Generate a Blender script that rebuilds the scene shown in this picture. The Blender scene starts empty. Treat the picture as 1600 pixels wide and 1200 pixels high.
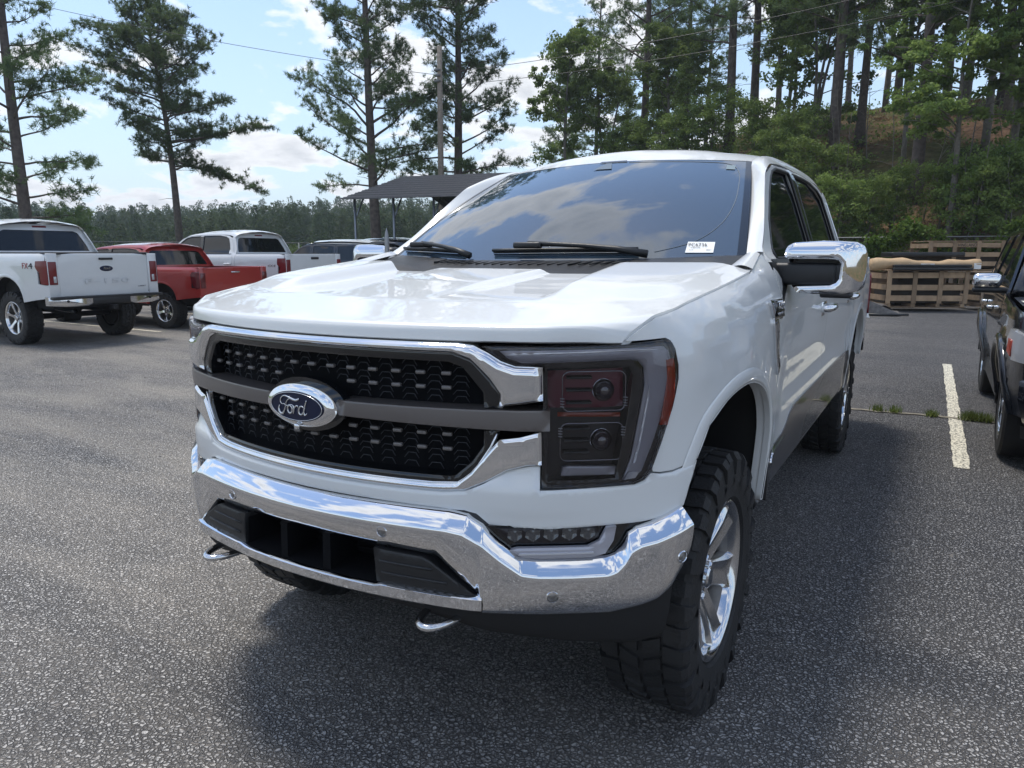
import bpy, bmesh, math, random
import numpy as np
from mathutils import Vector, Matrix
from mathutils.geometry import delaunay_2d_cdt
random.seed(7); np.random.seed(7)
R = math.radians
scene = bpy.context.scene
# ------------------------------------------------------------------ camera, sky, sun, exposure
cam_d = bpy.data.cameras.new('camera'); cam = bpy.data.objects.new('camera', cam_d)
scene.collection.objects.link(cam); scene.camera = cam
cam_d.sensor_fit = 'HORIZONTAL'; cam_d.sensor_width = 36.0; cam_d.lens = 36.0*1123.5/1600.0
cam_d.clip_start = 0.05; cam_d.clip_end = 3000
CAM = (1.49981, -1.39846, 1.53281)
cam.location = CAM
_ya, _pi = -0.531197, -0.179821
_fw = Vector((math.sin(_ya)*math.cos(_pi), math.cos(_ya)*math.cos(_pi), math.sin(_pi)))
cam.rotation_euler = _fw.to_track_quat('-Z', 'Y').to_euler()

SUN_EL, SUN_AZ = R(70), R(-72)      # azimuth measured from +y towards +x
world = bpy.data.worlds.new('World'); scene.world = world; world.use_nodes = True
_n = world.node_tree.nodes; _l = world.node_tree.links; _n.clear()
w_out = _n.new('ShaderNodeOutputWorld'); w_bg = _n.new('ShaderNodeBackground'); w_bg.inputs[1].default_value = 0.108
sky = _n.new('ShaderNodeTexSky'); sky.sky_type = 'NISHITA'; sky.sun_disc = False
sky.sun_elevation = SUN_EL; sky.sun_rotation = SUN_AZ; sky.air_density = 1.1; sky.dust_density = 0.5; sky.ozone_density = 1.5
tc = _n.new('ShaderNodeTexCoord'); sep = _n.new('ShaderNodeSeparateXYZ'); _l.new(tc.outputs['Generated'], sep.inputs[0])
# flat cloud deck: direction divided by height above the horizon
zmx = _n.new('ShaderNodeMath'); zmx.operation = 'MAXIMUM'; zmx.inputs[1].default_value = 0.0; _l.new(sep.outputs[2], zmx.inputs[0])
zadd = _n.new('ShaderNodeMath'); zadd.operation = 'ADD'; zadd.inputs[1].default_value = 0.24; _l.new(zmx.outputs[0], zadd.inputs[0])
dvx = _n.new('ShaderNodeMath'); dvx.operation = 'DIVIDE'; _l.new(sep.outputs[0], dvx.inputs[0]); _l.new(zadd.outputs[0], dvx.inputs[1])
dvy = _n.new('ShaderNodeMath'); dvy.operation = 'DIVIDE'; _l.new(sep.outputs[1], dvy.inputs[0]); _l.new(zadd.outputs[0], dvy.inputs[1])
cmb = _n.new('ShaderNodeCombineXYZ'); _l.new(dvx.outputs[0], cmb.inputs[0]); _l.new(dvy.outputs[0], cmb.inputs[1]); _l.new(sep.outputs[2], cmb.inputs[2])
cn = _n.new('ShaderNodeTexNoise'); cn.inputs['Scale'].default_value = 3.3; cn.inputs['Detail'].default_value = 9; cn.inputs['Roughness'].default_value = 0.55; cn.inputs['Distortion'].default_value = 0.25
mp = _n.new('ShaderNodeMapping'); mp.inputs['Location'].default_value = (-5.2, 4.1, 0); _l.new(cmb.outputs[0], mp.inputs[0]); _l.new(mp.outputs[0], cn.inputs['Vector'])
cr = _n.new('ShaderNodeValToRGB'); cr.color_ramp.elements[0].position = 0.50; cr.color_ramp.elements[0].color = (0,0,0,1); cr.color_ramp.elements[1].position = 0.565; cr.color_ramp.elements[1].color = (1,1,1,1)
_l.new(cn.outputs[0], cr.inputs[0])
# grey undersides where the cloud is thick
cr2 = _n.new('ShaderNodeValToRGB'); cr2.color_ramp.elements[0].position = 0.52; cr2.color_ramp.elements[0].color = (5.6,5.7,5.9,1); cr2.color_ramp.elements[1].position = 0.72; cr2.color_ramp.elements[1].color = (3.2,3.4,3.7,1)
_l.new(cn.outputs[0], cr2.inputs[0])
hz = _n.new('ShaderNodeMapRange'); hz.inputs[1].default_value = 0.0; hz.inputs[2].default_value = 0.40; hz.inputs[3].default_value = 0.80; hz.inputs[4].default_value = 0.0
_l.new(sep.outputs[2], hz.inputs[0])
mx0 = _n.new('ShaderNodeMixRGB'); mx0.inputs[2].default_value = (3.1,3.9,4.9,1); _l.new(hz.outputs[0], mx0.inputs[0]); _l.new(sky.outputs[0], mx0.inputs[1])
mx = _n.new('ShaderNodeMixRGB'); _l.new(cr.outputs[0], mx.inputs[0]); _l.new(mx0.outputs[0], mx.inputs[1]); _l.new(cr2.outputs[0], mx.inputs[2])
_l.new(mx.outputs[0], w_bg.inputs[0]); _l.new(w_bg.outputs[0], w_out.inputs[0])

sun_d = bpy.data.lights.new('sun', 'SUN'); sun_d.energy = 1.7; sun_d.angle = R(14); sun_d.color = (1.0, 0.95, 0.87)
sun = bpy.data.objects.new('sun', sun_d); scene.collection.objects.link(sun)
_sd = Vector((math.sin(SUN_AZ)*math.cos(SUN_EL), math.cos(SUN_AZ)*math.cos(SUN_EL), math.sin(SUN_EL)))
sun.rotation_euler = _sd.to_track_quat('Z', 'Y').to_euler(); sun.location = (0, 0, 60)
vs = scene.view_settings; vs.view_transform = 'Standard'; vs.look = 'None'; vs.gamma = 1; vs.exposure = 0.94; vs.use_curve_mapping = False

# ------------------------------------------------------------------ materials
def new_mat(name):
    m = bpy.data.materials.new(name); m.use_nodes = True
    nt = m.node_tree; b = nt.nodes['Principled BSDF']
    return m, nt, b
def mat(name, col, rough=0.5, metal=0.0, coat=0.0, spec=0.5, noise=0.0, nscale=8.0, bump=0.0, bscale=60.0, rvar=0.0, trans=0.0, crough=0.03):
    m, nt, b = new_mat(name); N, L = nt.nodes, nt.links
    b.inputs['Base Color'].default_value = (*col, 1); b.inputs['Roughness'].default_value = rough; b.inputs['Metallic'].default_value = metal
    b.inputs['Coat Weight'].default_value = coat; b.inputs['Coat Roughness'].default_value = crough; b.inputs['Specular IOR Level'].default_value = spec
    if trans: b.inputs['Transmission Weight'].default_value = trans
    t = N.new('ShaderNodeTexCoord')
    nz = N.new('ShaderNodeTexNoise'); nz.inputs['Scale'].default_value = nscale; nz.inputs['Detail'].default_value = 6; L.new(t.outputs['Object'], nz.inputs['Vector'])
    if noise:
        mr = N.new('ShaderNodeMapRange'); mr.inputs[1].default_value = .25; mr.inputs[2].default_value = .75; mr.inputs[3].default_value = 1-noise; mr.inputs[4].default_value = 1+noise
        L.new(nz.outputs[0], mr.inputs[0])
        mm = N.new('ShaderNodeVectorMath'); mm.operation = 'SCALE'; mm.inputs[0].default_value = col; L.new(mr.outputs[0], mm.inputs['Scale']); L.new(mm.outputs[0], b.inputs['Base Color'])
    if rvar:
        mr = N.new('ShaderNodeMapRange'); mr.inputs[1].default_value = .3; mr.inputs[2].default_value = .7; mr.inputs[3].default_value = max(0, rough-rvar); mr.inputs[4].default_value = rough+rvar
        L.new(nz.outputs[0], mr.inputs[0]); L.new(mr.outputs[0], b.inputs['Roughness'])
    if bump:
        n2 = N.new('ShaderNodeTexNoise'); n2.inputs['Scale'].default_value = bscale; n2.inputs['Detail'].default_value = 4; L.new(t.outputs['Object'], n2.inputs['Vector'])
        bp = N.new('ShaderNodeBump'); bp.inputs['Strength'].default_value = bump; bp.inputs['Distance'].default_value = .01
        L.new(n2.outputs[0], bp.inputs['Height']); L.new(bp.outputs[0], b.inputs['Normal'])
    return m
M = {}
M['white'] = mat('white_pearl_paint', (.70,.715,.715), .38, 0, .75, noise=.015, nscale=2, crough=.02)
M['chrome'] = mat('chrome', (.80,.81,.83), .055, 1.0, rvar=.03, nscale=30)
M['chrome_rim'] = mat('chrome_rim', (.66,.67,.69), .11, 1.0, rvar=.06, nscale=14)
M['black'] = mat('black_plastic', (.012,.013,.015), .42, noise=.25, nscale=20, bump=.15, bscale=300)
M['gloss_black'] = mat('gloss_black', (.006,.007,.009), .12, coat=.6)
M['bar_grey'] = mat('stone_grey_trim', (.135,.122,.118), .34, .35, .5)
M['stripe'] = mat('stone_grey_paint', (.085,.083,.088), .3, .5, 1.0)
M['tab'] = mat('grille_tab_grey', (.17,.16,.155), .4, .3)
M['wire'] = mat('grille_wire', (.034,.038,.046), .3)
M['mesh_back'] = mat('grille_backing', (.003,.0035,.005), .8, spec=.15)
M['glass'] = mat('tinted_glass', (.030,.052,.080), .015, spec=1.0, coat=.7)
M['sideglass'] = mat('dark_side_glass', (.006,.008,.010), .03, spec=.55)
M['chrome_dark'] = mat('dark_chrome', (.38,.38,.42), .15, 1.0)
M['frit'] = mat('glass_border', (.01,.013,.018), .08, spec=.7)
M['drl'] = mat('daylight_lamp_strip', (.40,.40,.45), .3, .25, .3)
M['drl_hi'] = mat('lamp_strip_highlight', (.62,.63,.67), .2, .3, .5)
M['lamp_box'] = mat('smoked_lamp_inside', (.009,.007,.010), .4, coat=.15)
M['maroon'] = mat('smoked_maroon', (.13,.010,.030), .35, coat=.3)
M['amber'] = mat('amber_reflector', (.36,.040,.016), .25, coat=.6)
M['amber_bar'] = mat('amber_bar', (.28,.035,.012), .25, coat=.6)
M['lens'] = mat('projector_glass', (.04,.03,.04), .05, coat=1, spec=1)
M['fogr'] = mat('fog_reflector', (.06,.062,.068), .15, .3, coat=1)
M['redlens'] = mat('red_lens', (.15,.004,.008), .3, coat=.25)
M['dark_redlens'] = mat('dark_red_lens', (.11,.008,.012), .2, coat=.8)
M['clearlens'] = mat('clear_lens', (.45,.46,.48), .12, .2, coat=.8)
M['tyre'] = mat('tyre_rubber', (.016,.016,.017), .68, noise=.3, nscale=9, bump=.3, bscale=120)
M['under'] = mat('underbody', (.010,.010,.011), .8)
M['blue'] = mat('badge_blue', (.005,.011,.040), .3, coat=.25, spec=.3)
M['silver'] = mat('badge_silver', (.62,.63,.65), .2, .9)
M['emboss'] = mat('embossed_white', (.60,.62,.64), .35, 0, 1.0)
M['lampglass'] = None
M['paper'] = mat('white_paper', (.78,.79,.78), .6)
M['ink'] = mat('black_ink', (.02,.02,.025), .6)
M['dark_dirty'] = mat('dark_dusty_metal', (.22,.21,.20), .4, .7, noise=.2, nscale=30)
M['red'] = mat('red_paint', (.36,.030,.026), .3, .1, 1.0)
M['charcoal'] = mat('charcoal_paint', (.010,.012,.018), .22, .3, 1.0)
M['greypaint'] = mat('grey_paint', (.055,.06,.068), .3, .4, 1.0)
M['white2'] = mat('white_paint', (.66,.68,.69), .35, 0, 1.0, noise=.02)
M['tonneau'] = mat('tonneau_vinyl', (.018,.019,.021), .55)
M['redvinyl'] = mat('red_vinyl', (.30,.02,.02), .4)

def cover_glass():
    m, nt, b = new_mat('clear_lamp_cover'); N, L = nt.nodes, nt.links
    tr = N.new('ShaderNodeBsdfTransparent'); tr.inputs[0].default_value = (.80,.80,.83,1); gl = N.new('ShaderNodeBsdfGlossy'); gl.inputs['Roughness'].default_value = .02; gl.inputs[0].default_value = (.9,.9,.92,1)
    fr = N.new('ShaderNodeFresnel'); fr.inputs[0].default_value = 1.5; mx_ = N.new('ShaderNodeMixShader'); L.new(fr.outputs[0], mx_.inputs[0]); L.new(tr.outputs[0], mx_.inputs[1]); L.new(gl.outputs[0], mx_.inputs[2]); L.new(mx_.outputs[0], nt.nodes['Material Output'].inputs[0]); return m
M['lampglass'] = cover_glass()
# ------------------------------------------------------------------ object helpers
COL = scene.collection
def tag(o, label=None, cat=None, group=None, kind=None):
    if label: o['label'] = label
    if cat: o['category'] = cat
    if group: o['group'] = group
    if kind: o['kind'] = kind
    return o
def thing(name, label, cat, loc=(0,0,0), rz=0, group=None, scale=None):
    o = bpy.data.objects.new(name, None); COL.objects.link(o); o.location = loc; o.rotation_euler = (0,0,rz)
    o.empty_display_size = .3
    if scale: o.scale = scale
    return tag(o, label, cat, group)
def link(name, me, parent=None, loc=None):
    o = bpy.data.objects.new(name, me); COL.objects.link(o)
    if parent is not None: o.parent = parent
    if loc is not None: o.location = loc
    return o
class MB:
    """collects faces, then links them as one mesh object"""
    def __init__(s): s.v = []; s.f = []; s.sm = []; s.mi = []
    def add(s, vs, fs, smooth=False, mi=0):
        b = len(s.v); s.v += [tuple(float(c) for c in v) for v in vs]; s.f += [tuple(b+i for i in f) for f in fs]; s.sm += [smooth]*len(fs); s.mi += [mi]*len(fs); return s
    def box(s, c, d, rz=0, mi=0, tilt=None):
        hx, hy, hz_ = d[0]/2, d[1]/2, d[2]/2
        m = Matrix.Rotation(rz, 3, 'Z') if tilt is None else tilt
        vs = [Vector(c)+m@Vector((x,y,z)) for x in (-hx,hx) for y in (-hy,hy) for z in (-hz_,hz_)]
        return s.add(vs, [(0,1,3,2),(4,6,7,5),(0,4,5,1),(2,3,7,6),(0,2,6,4),(1,5,7,3)], mi=mi)
    def rbox(s, c, d, bev=.01, rz=0, mi=0, tilt=None, seg=2):
        bm = bmesh.new(); bmesh.ops.create_cube(bm, size=1.0)
        for v in bm.verts: v.co = Vector((v.co.x*d[0], v.co.y*d[1], v.co.z*d[2]))
        bmesh.ops.bevel(bm, geom=bm.edges[:], offset=bev, segments=seg, affect='EDGES', profile=.5)
        m = Matrix.Rotation(rz, 3, 'Z') if tilt is None else tilt
        bm.verts.index_update()
        s.add([Vector(c)+m@v.co for v in bm.verts], [[v.index for v in f.verts] for f in bm.faces], True, mi); bm.free(); return s
    def tube(s, pts, r, n=8, closed=False, mi=0, cap=True):
        pts = [Vector(p) for p in pts]; k = len(pts); rr = r if hasattr(r, '__len__') else [r]*k
        vs = []; ref = None
        for i, p in enumerate(pts):
            a = pts[i-1] if (i > 0 or closed) else pts[i]; b = pts[(i+1) % k] if (i < k-1 or closed) else pts[i]
            t = (b-a).normalized() if (b-a).length > 1e-9 else Vector((0,0,1))
            if ref is None: ref = t.orthogonal().normalized()
            ref = (ref - t*ref.dot(t)); ref = ref.normalized() if ref.length > 1e-6 else t.orthogonal().normalized()
            q = t.cross(ref)
            vs += [p+(ref*math.cos(2*math.pi*j/n)+q*math.sin(2*math.pi*j/n))*rr[i] for j in range(n)]
        fs = []
        for i in range(k if closed else k-1):
            for j in range(n):
                a0, b0 = i*n+j, i*n+(j+1) % n; a1, b1 = ((i+1) % k)*n+j, ((i+1) % k)*n+(j+1) % n
                fs.append((a0, b0, b1, a1))
        if cap and not closed: fs += [tuple(range(n-1, -1, -1)), tuple((k-1)*n+j for j in range(n))]
        return s.add(vs, fs, True, mi)
    def grid(s, rows, smooth=True, mi=0, flip=False, closed=False):
        n = len(rows[0]); vs = [p for r in rows for p in r]; fs = []
        for i in range(len(rows)-1):
            for j in range(n if closed else n-1):
                f = (i*n+j, i*n+(j+1) % n, (i+1)*n+(j+1) % n, (i+1)*n+j); fs.append(f[::-1] if flip else f)
        return s.add(vs, fs, smooth, mi)
    def lathe_x(s, prof, n=48, c=(0,0,0), mi=0, a0=0, a1=2*math.pi):
        rows = []
        full = abs(a1-a0-2*math.pi) < 1e-6
        for (x, r) in prof:
            rows.append([(c[0]+x, c[1]+r*math.cos(a0+(a1-a0)*j/n), c[2]+r*math.sin(a0+(a1-a0)*j/n)) for j in range(n if full else n+1)])
        return s.grid(rows, closed=full, mi=mi)
    def build(s, name, mats, parent=None, loc=None, sharp=None):
        me = bpy.data.meshes.new(name); me.from_pydata(s.v, [], s.f)
        me.polygons.foreach_set('use_smooth', s.sm)
        if not isinstance(mats, (list, tuple)): mats = [mats]
        for m in mats: me.materials.append(m)
        if len(mats) > 1: me.polygons.foreach_set('material_index', s.mi)
        bm = bmesh.new(); bm.from_mesh(me); bmesh.ops.recalc_face_normals(bm, faces=bm.faces)
        if sharp:
            for e in bm.edges:
                if len(e.link_faces) == 2 and e.calc_face_angle(0) > sharp: e.smooth = False
        bm.to_mesh(me); bm.free(); me.update()
        return link(name, me, parent, loc)
def poly_dist(P, q):
    """distance of points q (n,2) to the closed polygon P (m,2)"""
    A = P; B = np.roll(P, -1, 0); D = B-A; L2 = (D**2).sum(1)+1e-15
    w = q[:, None, :]-A[None]; t = np.clip((w*D[None]).sum(2)/L2[None], 0, 1)
    return np.sqrt(((w-t[..., None]*D[None])**2).sum(2)).min(1)
def inside(P, q):
    x, y = q[:, 0], q[:, 1]; r = np.zeros(len(q), bool); n = len(P)
    for i in range(n):
        x1, y1 = P[i]; x2, y2 = P[(i+1) % n]
        c = ((y1 > y) != (y2 > y)); 
        with np.errstate(all='ignore'): r ^= c & (x < (x2-x1)*(y-y1)/(y2-y1+1e-18)+x1)
    return r
def resample(P, step):
    out = []; n = len(P)
    for i in range(n):
        a = np.array(P[i], float); b = np.array(P[(i+1) % n], float); k = max(1, int(round(np.linalg.norm(b-a)/step)))
        out += [a+(b-a)*j/k for j in range(k)]
    return np.array(out)
def spl(pts, n=4):
    """smooth open 2-D polyline through the points"""
    P = [np.array(p, float) for p in pts]; out = []
    for i in range(len(P)-1):
        a = P[max(i-1,0)]; b = P[i]; c = P[i+1]; d = P[min(i+2,len(P)-1)]
        for k in range(n):
            t = k/n; out.append(tuple(.5*((2*b)+(-a+c)*t+(2*a-5*b+4*c-d)*t*t+(-a+3*b-3*c+d)*t**3)))
    out.append(tuple(P[-1])); return out
def patch(name, outline, fn, m, parent, step=.03, holes=(), depth=.02, pillow=(0,0), mirror=False, sub=None, hem=.0015):
    """a trimmed panel: the region inside outline (and outside holes) laid on the surface fn(u,v), with a turned-in edge"""
    loops = [resample(outline, step)]+[resample(h, step) for h in holes]
    allb = np.vstack(loops)
    lo = allb.min(0); hi = allb.max(0)
    gx, gy = np.meshgrid(np.arange(lo[0]+step/2, hi[0], step), np.arange(lo[1]+step/2, hi[1], step)); g = np.stack([gx.ravel(), gy.ravel()], 1)
    def ok(q, dmin):
        k = inside(loops[0], q)
        for h in loops[1:]: k &= ~inside(h, q)
        q = q[k]
        if len(q) == 0: return q
        d = np.min([poly_dist(l, q) for l in loops], 0); return q[d > dmin]
    pb, ph = pillow
    pts = []
    if pb > 0:
        for fr in (.12, .35, .65, 1.0):
            for l in loops:
                t = np.roll(l, -1, 0)-np.roll(l, 1, 0); t /= np.linalg.norm(t, axis=1)[:, None]+1e-12
                nn = np.stack([-t[:, 1], t[:, 0]], 1)
                for sg in (1, -1):
                    q = l+nn*sg*pb*fr
                    k = ok(q, pb*fr*.93)
                    if len(k): pts.append(k)
        g = ok(g, max(pb*1.15, step*.35))
    else: g = ok(g, step*.35)
    if len(g): pts.append(g)
    inner = np.vstack(pts) if pts else np.zeros((0,2))
    co = [Vector(p) for p in allb]+[Vector(p) for p in inner]
    edges = []; b0 = 0
    for l in loops:
        k = len(l); edges += [(b0+i, b0+(i+1) % k) for i in range(k)]; b0 += k
    vo, eo, fo, ov, oe, of = delaunay_2d_cdt(co, edges, [], 0, 1e-6)
    V = np.array([tuple(v) for v in vo])
    cen = np.array([V[list(f)].mean(0) for f in fo]); keep = inside(loops[0], cen)
    for h in loops[1:]: keep &= ~inside(h, cen)
    fo = [f for f, k in zip(fo, keep) if k]
    def dist(q): return np.min([poly_dist(l, q) for l in loops], 0)
    def evals(Q):
        P = np.array([fn(*q) for q in Q]); return P
    e = .002
    P0 = evals(V); Pu = evals(V+[e,0]); Pv = evals(V+[0,e])
    N0 = np.cross(Pu-P0, Pv-P0); N0 /= np.linalg.norm(N0, axis=1)[:, None]+1e-12
    sg = 1.0
    # orient outwards: away from the car's middle line / upwards
    ref = P0.mean(0)-np.array([0, max(.9, min(5.0, P0.mean(0)[1])), .9]); 
    if patch.ref is not None: ref = np.array(patch.ref)
    if (N0.mean(0)*ref).sum() < 0: sg = -1.0
    N0 *= sg
    Ns = N0.copy(); Pf = P0
    if pb > 0:
        def hgt(Q):
            d = np.clip(dist(Q)/pb, 0, 1); return ph*(np.sqrt(np.clip(1-(1-d)**2, 0, 1)))
        h0 = hgt(V); Pf = P0+N0*h0[:, None]
        hu = (hgt(V+[e,0])-hgt(V-[e,0])); hv = (hgt(V+[0,e])-hgt(V-[0,e]))
        tu = (Pu-P0)*2+N0*hu[:, None]; tv = (Pv-P0)*2+N0*hv[:, None]
        Ns = np.cross(tu, tv)*sg; Ns /= np.linalg.norm(Ns, axis=1)[:, None]+1e-12
    verts = [tuple(p) for p in Pf]; norms = [tuple(n) for n in Ns]
    faces = []
    for f in fo:
        a, b, c = [Pf[i] for i in f[:3]]
        faces.append(tuple(f) if np.dot(np.cross(b-a, c-a), N0[f[0]]) > 0 else tuple(reversed(f)))
    # hem: turned-in edge
    bo = {}
    for i, o_ in enumerate(ov):
        for k in o_: bo[k] = i
    b0 = 0
    if depth > 0:
        for l in loops:
            k = len(l); idx = [bo[b0+i] for i in range(k)]; b0 += k
            ring0 = [Pf[i] for i in idx]; nr = [N0[i] for i in idx]
            base = len(verts)
            for i in range(k):
                verts += [tuple(ring0[i]), tuple(ring0[i]-nr[i]*hem*1.5), tuple(ring0[i]-nr[i]*depth)]
                norms += [tuple(nr[i]), tuple(nr[i]), tuple(nr[i])]
            for i in range(k):
                j = (i+1) % k
                for r in (0, 1):
                    faces.append((base+3*i+r, base+3*j+r, base+3*j+r+1, base+3*i+r+1))
    me = bpy.data.meshes.new(name)
    if mirror:
        verts = [(-x, y, z) for x, y, z in verts]; norms = [(-x, y, z) for x, y, z in norms]; faces = [tuple(reversed(f)) for f in faces]
    me.from_pydata(verts, [], faces); me.validate()
    me.polygons.foreach_set('use_smooth', [True]*len(me.polygons))
    nsurf = len(Pf)
    cl = []
    for lp in me.loops: cl.append(norms[lp.vertex_index] if lp.vertex_index < nsurf else (0,0,0))
    me.normals_split_custom_set(cl)
    me.materials.append(m); me.update()
    return link(name, me, parent)
patch.ref = None
def both(name, outline, fn, m, parent, **k):
    return patch(name, outline, fn, m, parent, **k), patch(name, outline, fn, m, parent, mirror=True, **k)
FONT = None
def text_part(name, txt, size, m, parent, loc, rot, extrude=.002, shear=0.0, width=None, align='CENTER'):
    cu = bpy.data.curves.new(name, 'FONT'); cu.body = txt; cu.size = size; cu.extrude = extrude; cu.align_x = align; cu.align_y = 'CENTER'; cu.shear = shear; cu.resolution_u = 3
    o = bpy.data.objects.new(name, cu); me = bpy.data.meshes.new_from_object(o); bpy.data.objects.remove(o)
    me.materials.append(m)
    if width:
        xs = [v.co.x for v in me.vertices]; w = max(xs)-min(xs)
        for v in me.vertices: v.co.x *= width/w
    ob = link(name, me, parent); ob.location = loc; ob.rotation_euler = rot
    return ob

# ------------------------------------------------------------------ shared body surface
def smooth01(t): t=min(1,max(0,t)); return t*t*(3-2*t)
def interp(x,xs,ys): return float(np.interp(x,xs,ys))
# ---- plan curve of the body (x>0 half), arc length parameter
_pl=[(0,.02)]+[(x,.02+.31*x*x) for x in (.1,.2,.3,.4,.5,.57,.63)]+[(.68,.166),(.72,.192),(.77,.227),(.82,.266),(.865,.306),(.90,.345),(.930,.390),(.952,.440),(.968,.50),(.980,.58),(.988,.70),(.996,.9),(1.0,1.2),(1.0,1.5),(1.0,2.5),(1.0,3.6),(1.0,4.6),(.998,5.2),(.992,5.5),(.978,5.72),(.95,5.82)]
def catmull(P,n=12):
    P=[np.array(p,float) for p in P];out=[]
    for i in range(len(P)-1):
        a=P[max(i-1,0)];b=P[i];c=P[i+1];d=P[min(i+2,len(P)-1)]
        tb=(c-a)/max(1e-9,(np.linalg.norm(c-b)+np.linalg.norm(b-a)))*np.linalg.norm(c-b) if i>0 else (c-b)
        tc=(d-b)/max(1e-9,(np.linalg.norm(d-c)+np.linalg.norm(c-b)))*np.linalg.norm(c-b) if i<len(P)-2 else (c-b)
        for k in range(n):
            t=k/n;h=2*t**3-3*t*t+1;h2=t**3-2*t*t+t;h3=-2*t**3+3*t*t;h4=t**3-t*t
            out.append(h*b+h2*tb+h3*c+h4*tc)
    out.append(P[-1]);return np.array(out)
class Plan:
    def __init__(s,P):
        s.p=catmull(P);d=np.linalg.norm(np.diff(s.p,axis=0),axis=1)
        s.s=np.concatenate([[0],np.cumsum(d)]);s.L=s.s[-1]
        t=np.gradient(s.p,s.s,axis=0);t/=np.linalg.norm(t,axis=1)[:,None]
        k=np.ones(5)/5
        t=np.stack([np.convolve(np.pad(t[:,i],2,'edge'),k,'valid') for i in (0,1)],1);t/=np.linalg.norm(t,axis=1)[:,None]
        s.n=np.stack([t[:,1],-t[:,0]],1)
    def at(s,v):
        sg=1 if v>=0 else -1;v=abs(v)
        x=np.interp(v,s.s,s.p[:,0]);y=np.interp(v,s.s,s.p[:,1]);nx=np.interp(v,s.s,s.n[:,0]);ny=np.interp(v,s.s,s.n[:,1])
        return sg*x,y,sg*nx,ny
    def s_x(s,x): # front region
        m=s.p[:,1]<.5;return (1 if x>=0 else -1)*float(np.interp(abs(x),s.p[m,0],s.s[m]))
    def s_y(s,y): return float(np.interp(y,s.p[:,1],s.s))
BP=Plan(_pl)
ZSY=[0,.3,.40,.46,.6,.8,1.1,1.5,1.7,9];ZSZ=[1.335,1.355,1.375,1.390,1.41,1.43,1.462,1.505,1.51,1.51]
def zs(y): return interp(y,ZSY,ZSZ)
def prof(dz): return interp(dz,[-.9,-.6,-.4,-.2,-.12,-.06,-.02,0,.02,.05,.40,.46,.50,.54],[-.03,-.006,0,0,-.008,-.026,-.046,-.06,-.082,-.100,-.212,-.240,-.285,-.36])
YF,ZF,YR=.945,.66,4.64
def bodypt(s,z,extra=0.):
    x,y,nx,ny=BP.at(s)
    o=prof(z-zs(y))*smooth01((abs(s)-.85)/.35)
    if abs(s)>1.0:
        for yc in (YF,YR):
            r=math.hypot(y-yc,(z-ZF))
            if r<.75 : o+=.014*(1-smooth01((r-.46)/.20))
        o-= .014*math.exp(-((z-.98)/.13)**2)*smooth01((y-1.5)/.2)*(1-smooth01((y-4.0)/.2))
    o+=extra
    return np.array([x+nx*o,y+ny*o,z])

BUMP = Plan([(0,-.035)]+[(x,-.035+.25*x*x) for x in (.1,.2,.3,.4,.48)]+[(.55,.043),(.61,.075),(.68,.121),(.76,.178),(.84,.238),(.90,.288),(.945,.333),(.975,.375),(.992,.42),(1.0,.47)])
# ------------------------------------------------------------------ pickup truck
Y = BP.s_y
def X_(x): return BP.s_x(x)
def XZ(pts): return [(X_(x), z) for x, z in pts]
def sym(pts): return XZ(pts)+[(X_(-x), z) for x, z in reversed(pts)]
def surf(extra=0.0): return lambda s, z: bodypt(s, z, extra)
ARCH_F = [(.443,.862),(.470,.93),(.500,.985),(.565,1.06),(.70,1.108),(.853,1.126),(1.0,1.117),(1.15,1.075),(1.26,1.005),(1.32,.92),(1.348,.82),(1.358,.70),(1.362,.60)]
ARCH_R = [(4.165,.60),(4.175,.72),(4.20,.85),(4.27,.97),(4.38,1.06),(4.52,1.11),(4.66,1.12),(4.80,1.10),(4.94,1.04),(5.04,.95),(5.09,.84),(5.10,.72)]
def hoodP(w): return interp(w, [-.02,0,.0015,.004,.009,.018,.04,.12,.26,.36,.6,1.0,1.35], [0,0,.013,.026,.034,.039,.043,.057,.083,.095,.125,.165,.190])
def hood_edge(r):
    """side shut line of the hood, r 0 (front) .. 1 (cowl)"""
    pts = HOOD_EDGE; k = r*(len(pts)-1); i = min(int(k), len(pts)-2); f = k-i
    return pts[i]*(1-f)+pts[i+1]*f
HOOD_EDGE = [bodypt(.897,1.313), bodypt(.908,1.327), bodypt(.925,1.342), bodypt(.957,1.360), bodypt(1.0,1.378)]+[bodypt(Y(y), zs(y)+.001) for y in (.46,.54,.64,.78,.92,1.06,1.16,1.22)]
def hoodpt(c, r):
    E = hood_edge(r); xe = E[0]; x = c*(xe-.005); xn = abs(c)*HOOD_EDGE[0][0]
    yf = float(np.interp(xn, BP.p[:300,0], BP.p[:300,1]))
    w = max(0, E[1]-HOOD_EDGE[0][1]); y = yf+w
    z = 1.317+hoodP(w)
    a = abs(x)
    t = smooth01((w-.25)/.40); t1 = smooth01((w-.27)/.20)
    xv0 = .15+.10*w/1.2; xv1 = .54-.09*w/1.2
    val = smooth01((a-xv0)/.04)*(1-smooth01((a-xv1)/.05))
    z += -.016*t*val + .026*t1*smooth01((a-xv1-.005)/.055)*1.0
    # roll to the shut line
    k = abs(c)
    zt = E[2]
    ee = smooth01((k-.86)/.14)
    zz = z+.0
    z = zz*(1-ee**1.6)+zt*ee**1.6
    # lip drops a little at the outer ends of the grille
    return np.array([x, y, z])
WS_B = lambda u: np.array([.854*u, 1.235+.238*u*u, 1.500+.025*u*u])
WS_T = lambda u: np.array([.680*u, 2.185+.065*u*u, 2.001-.038*u*u])
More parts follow.
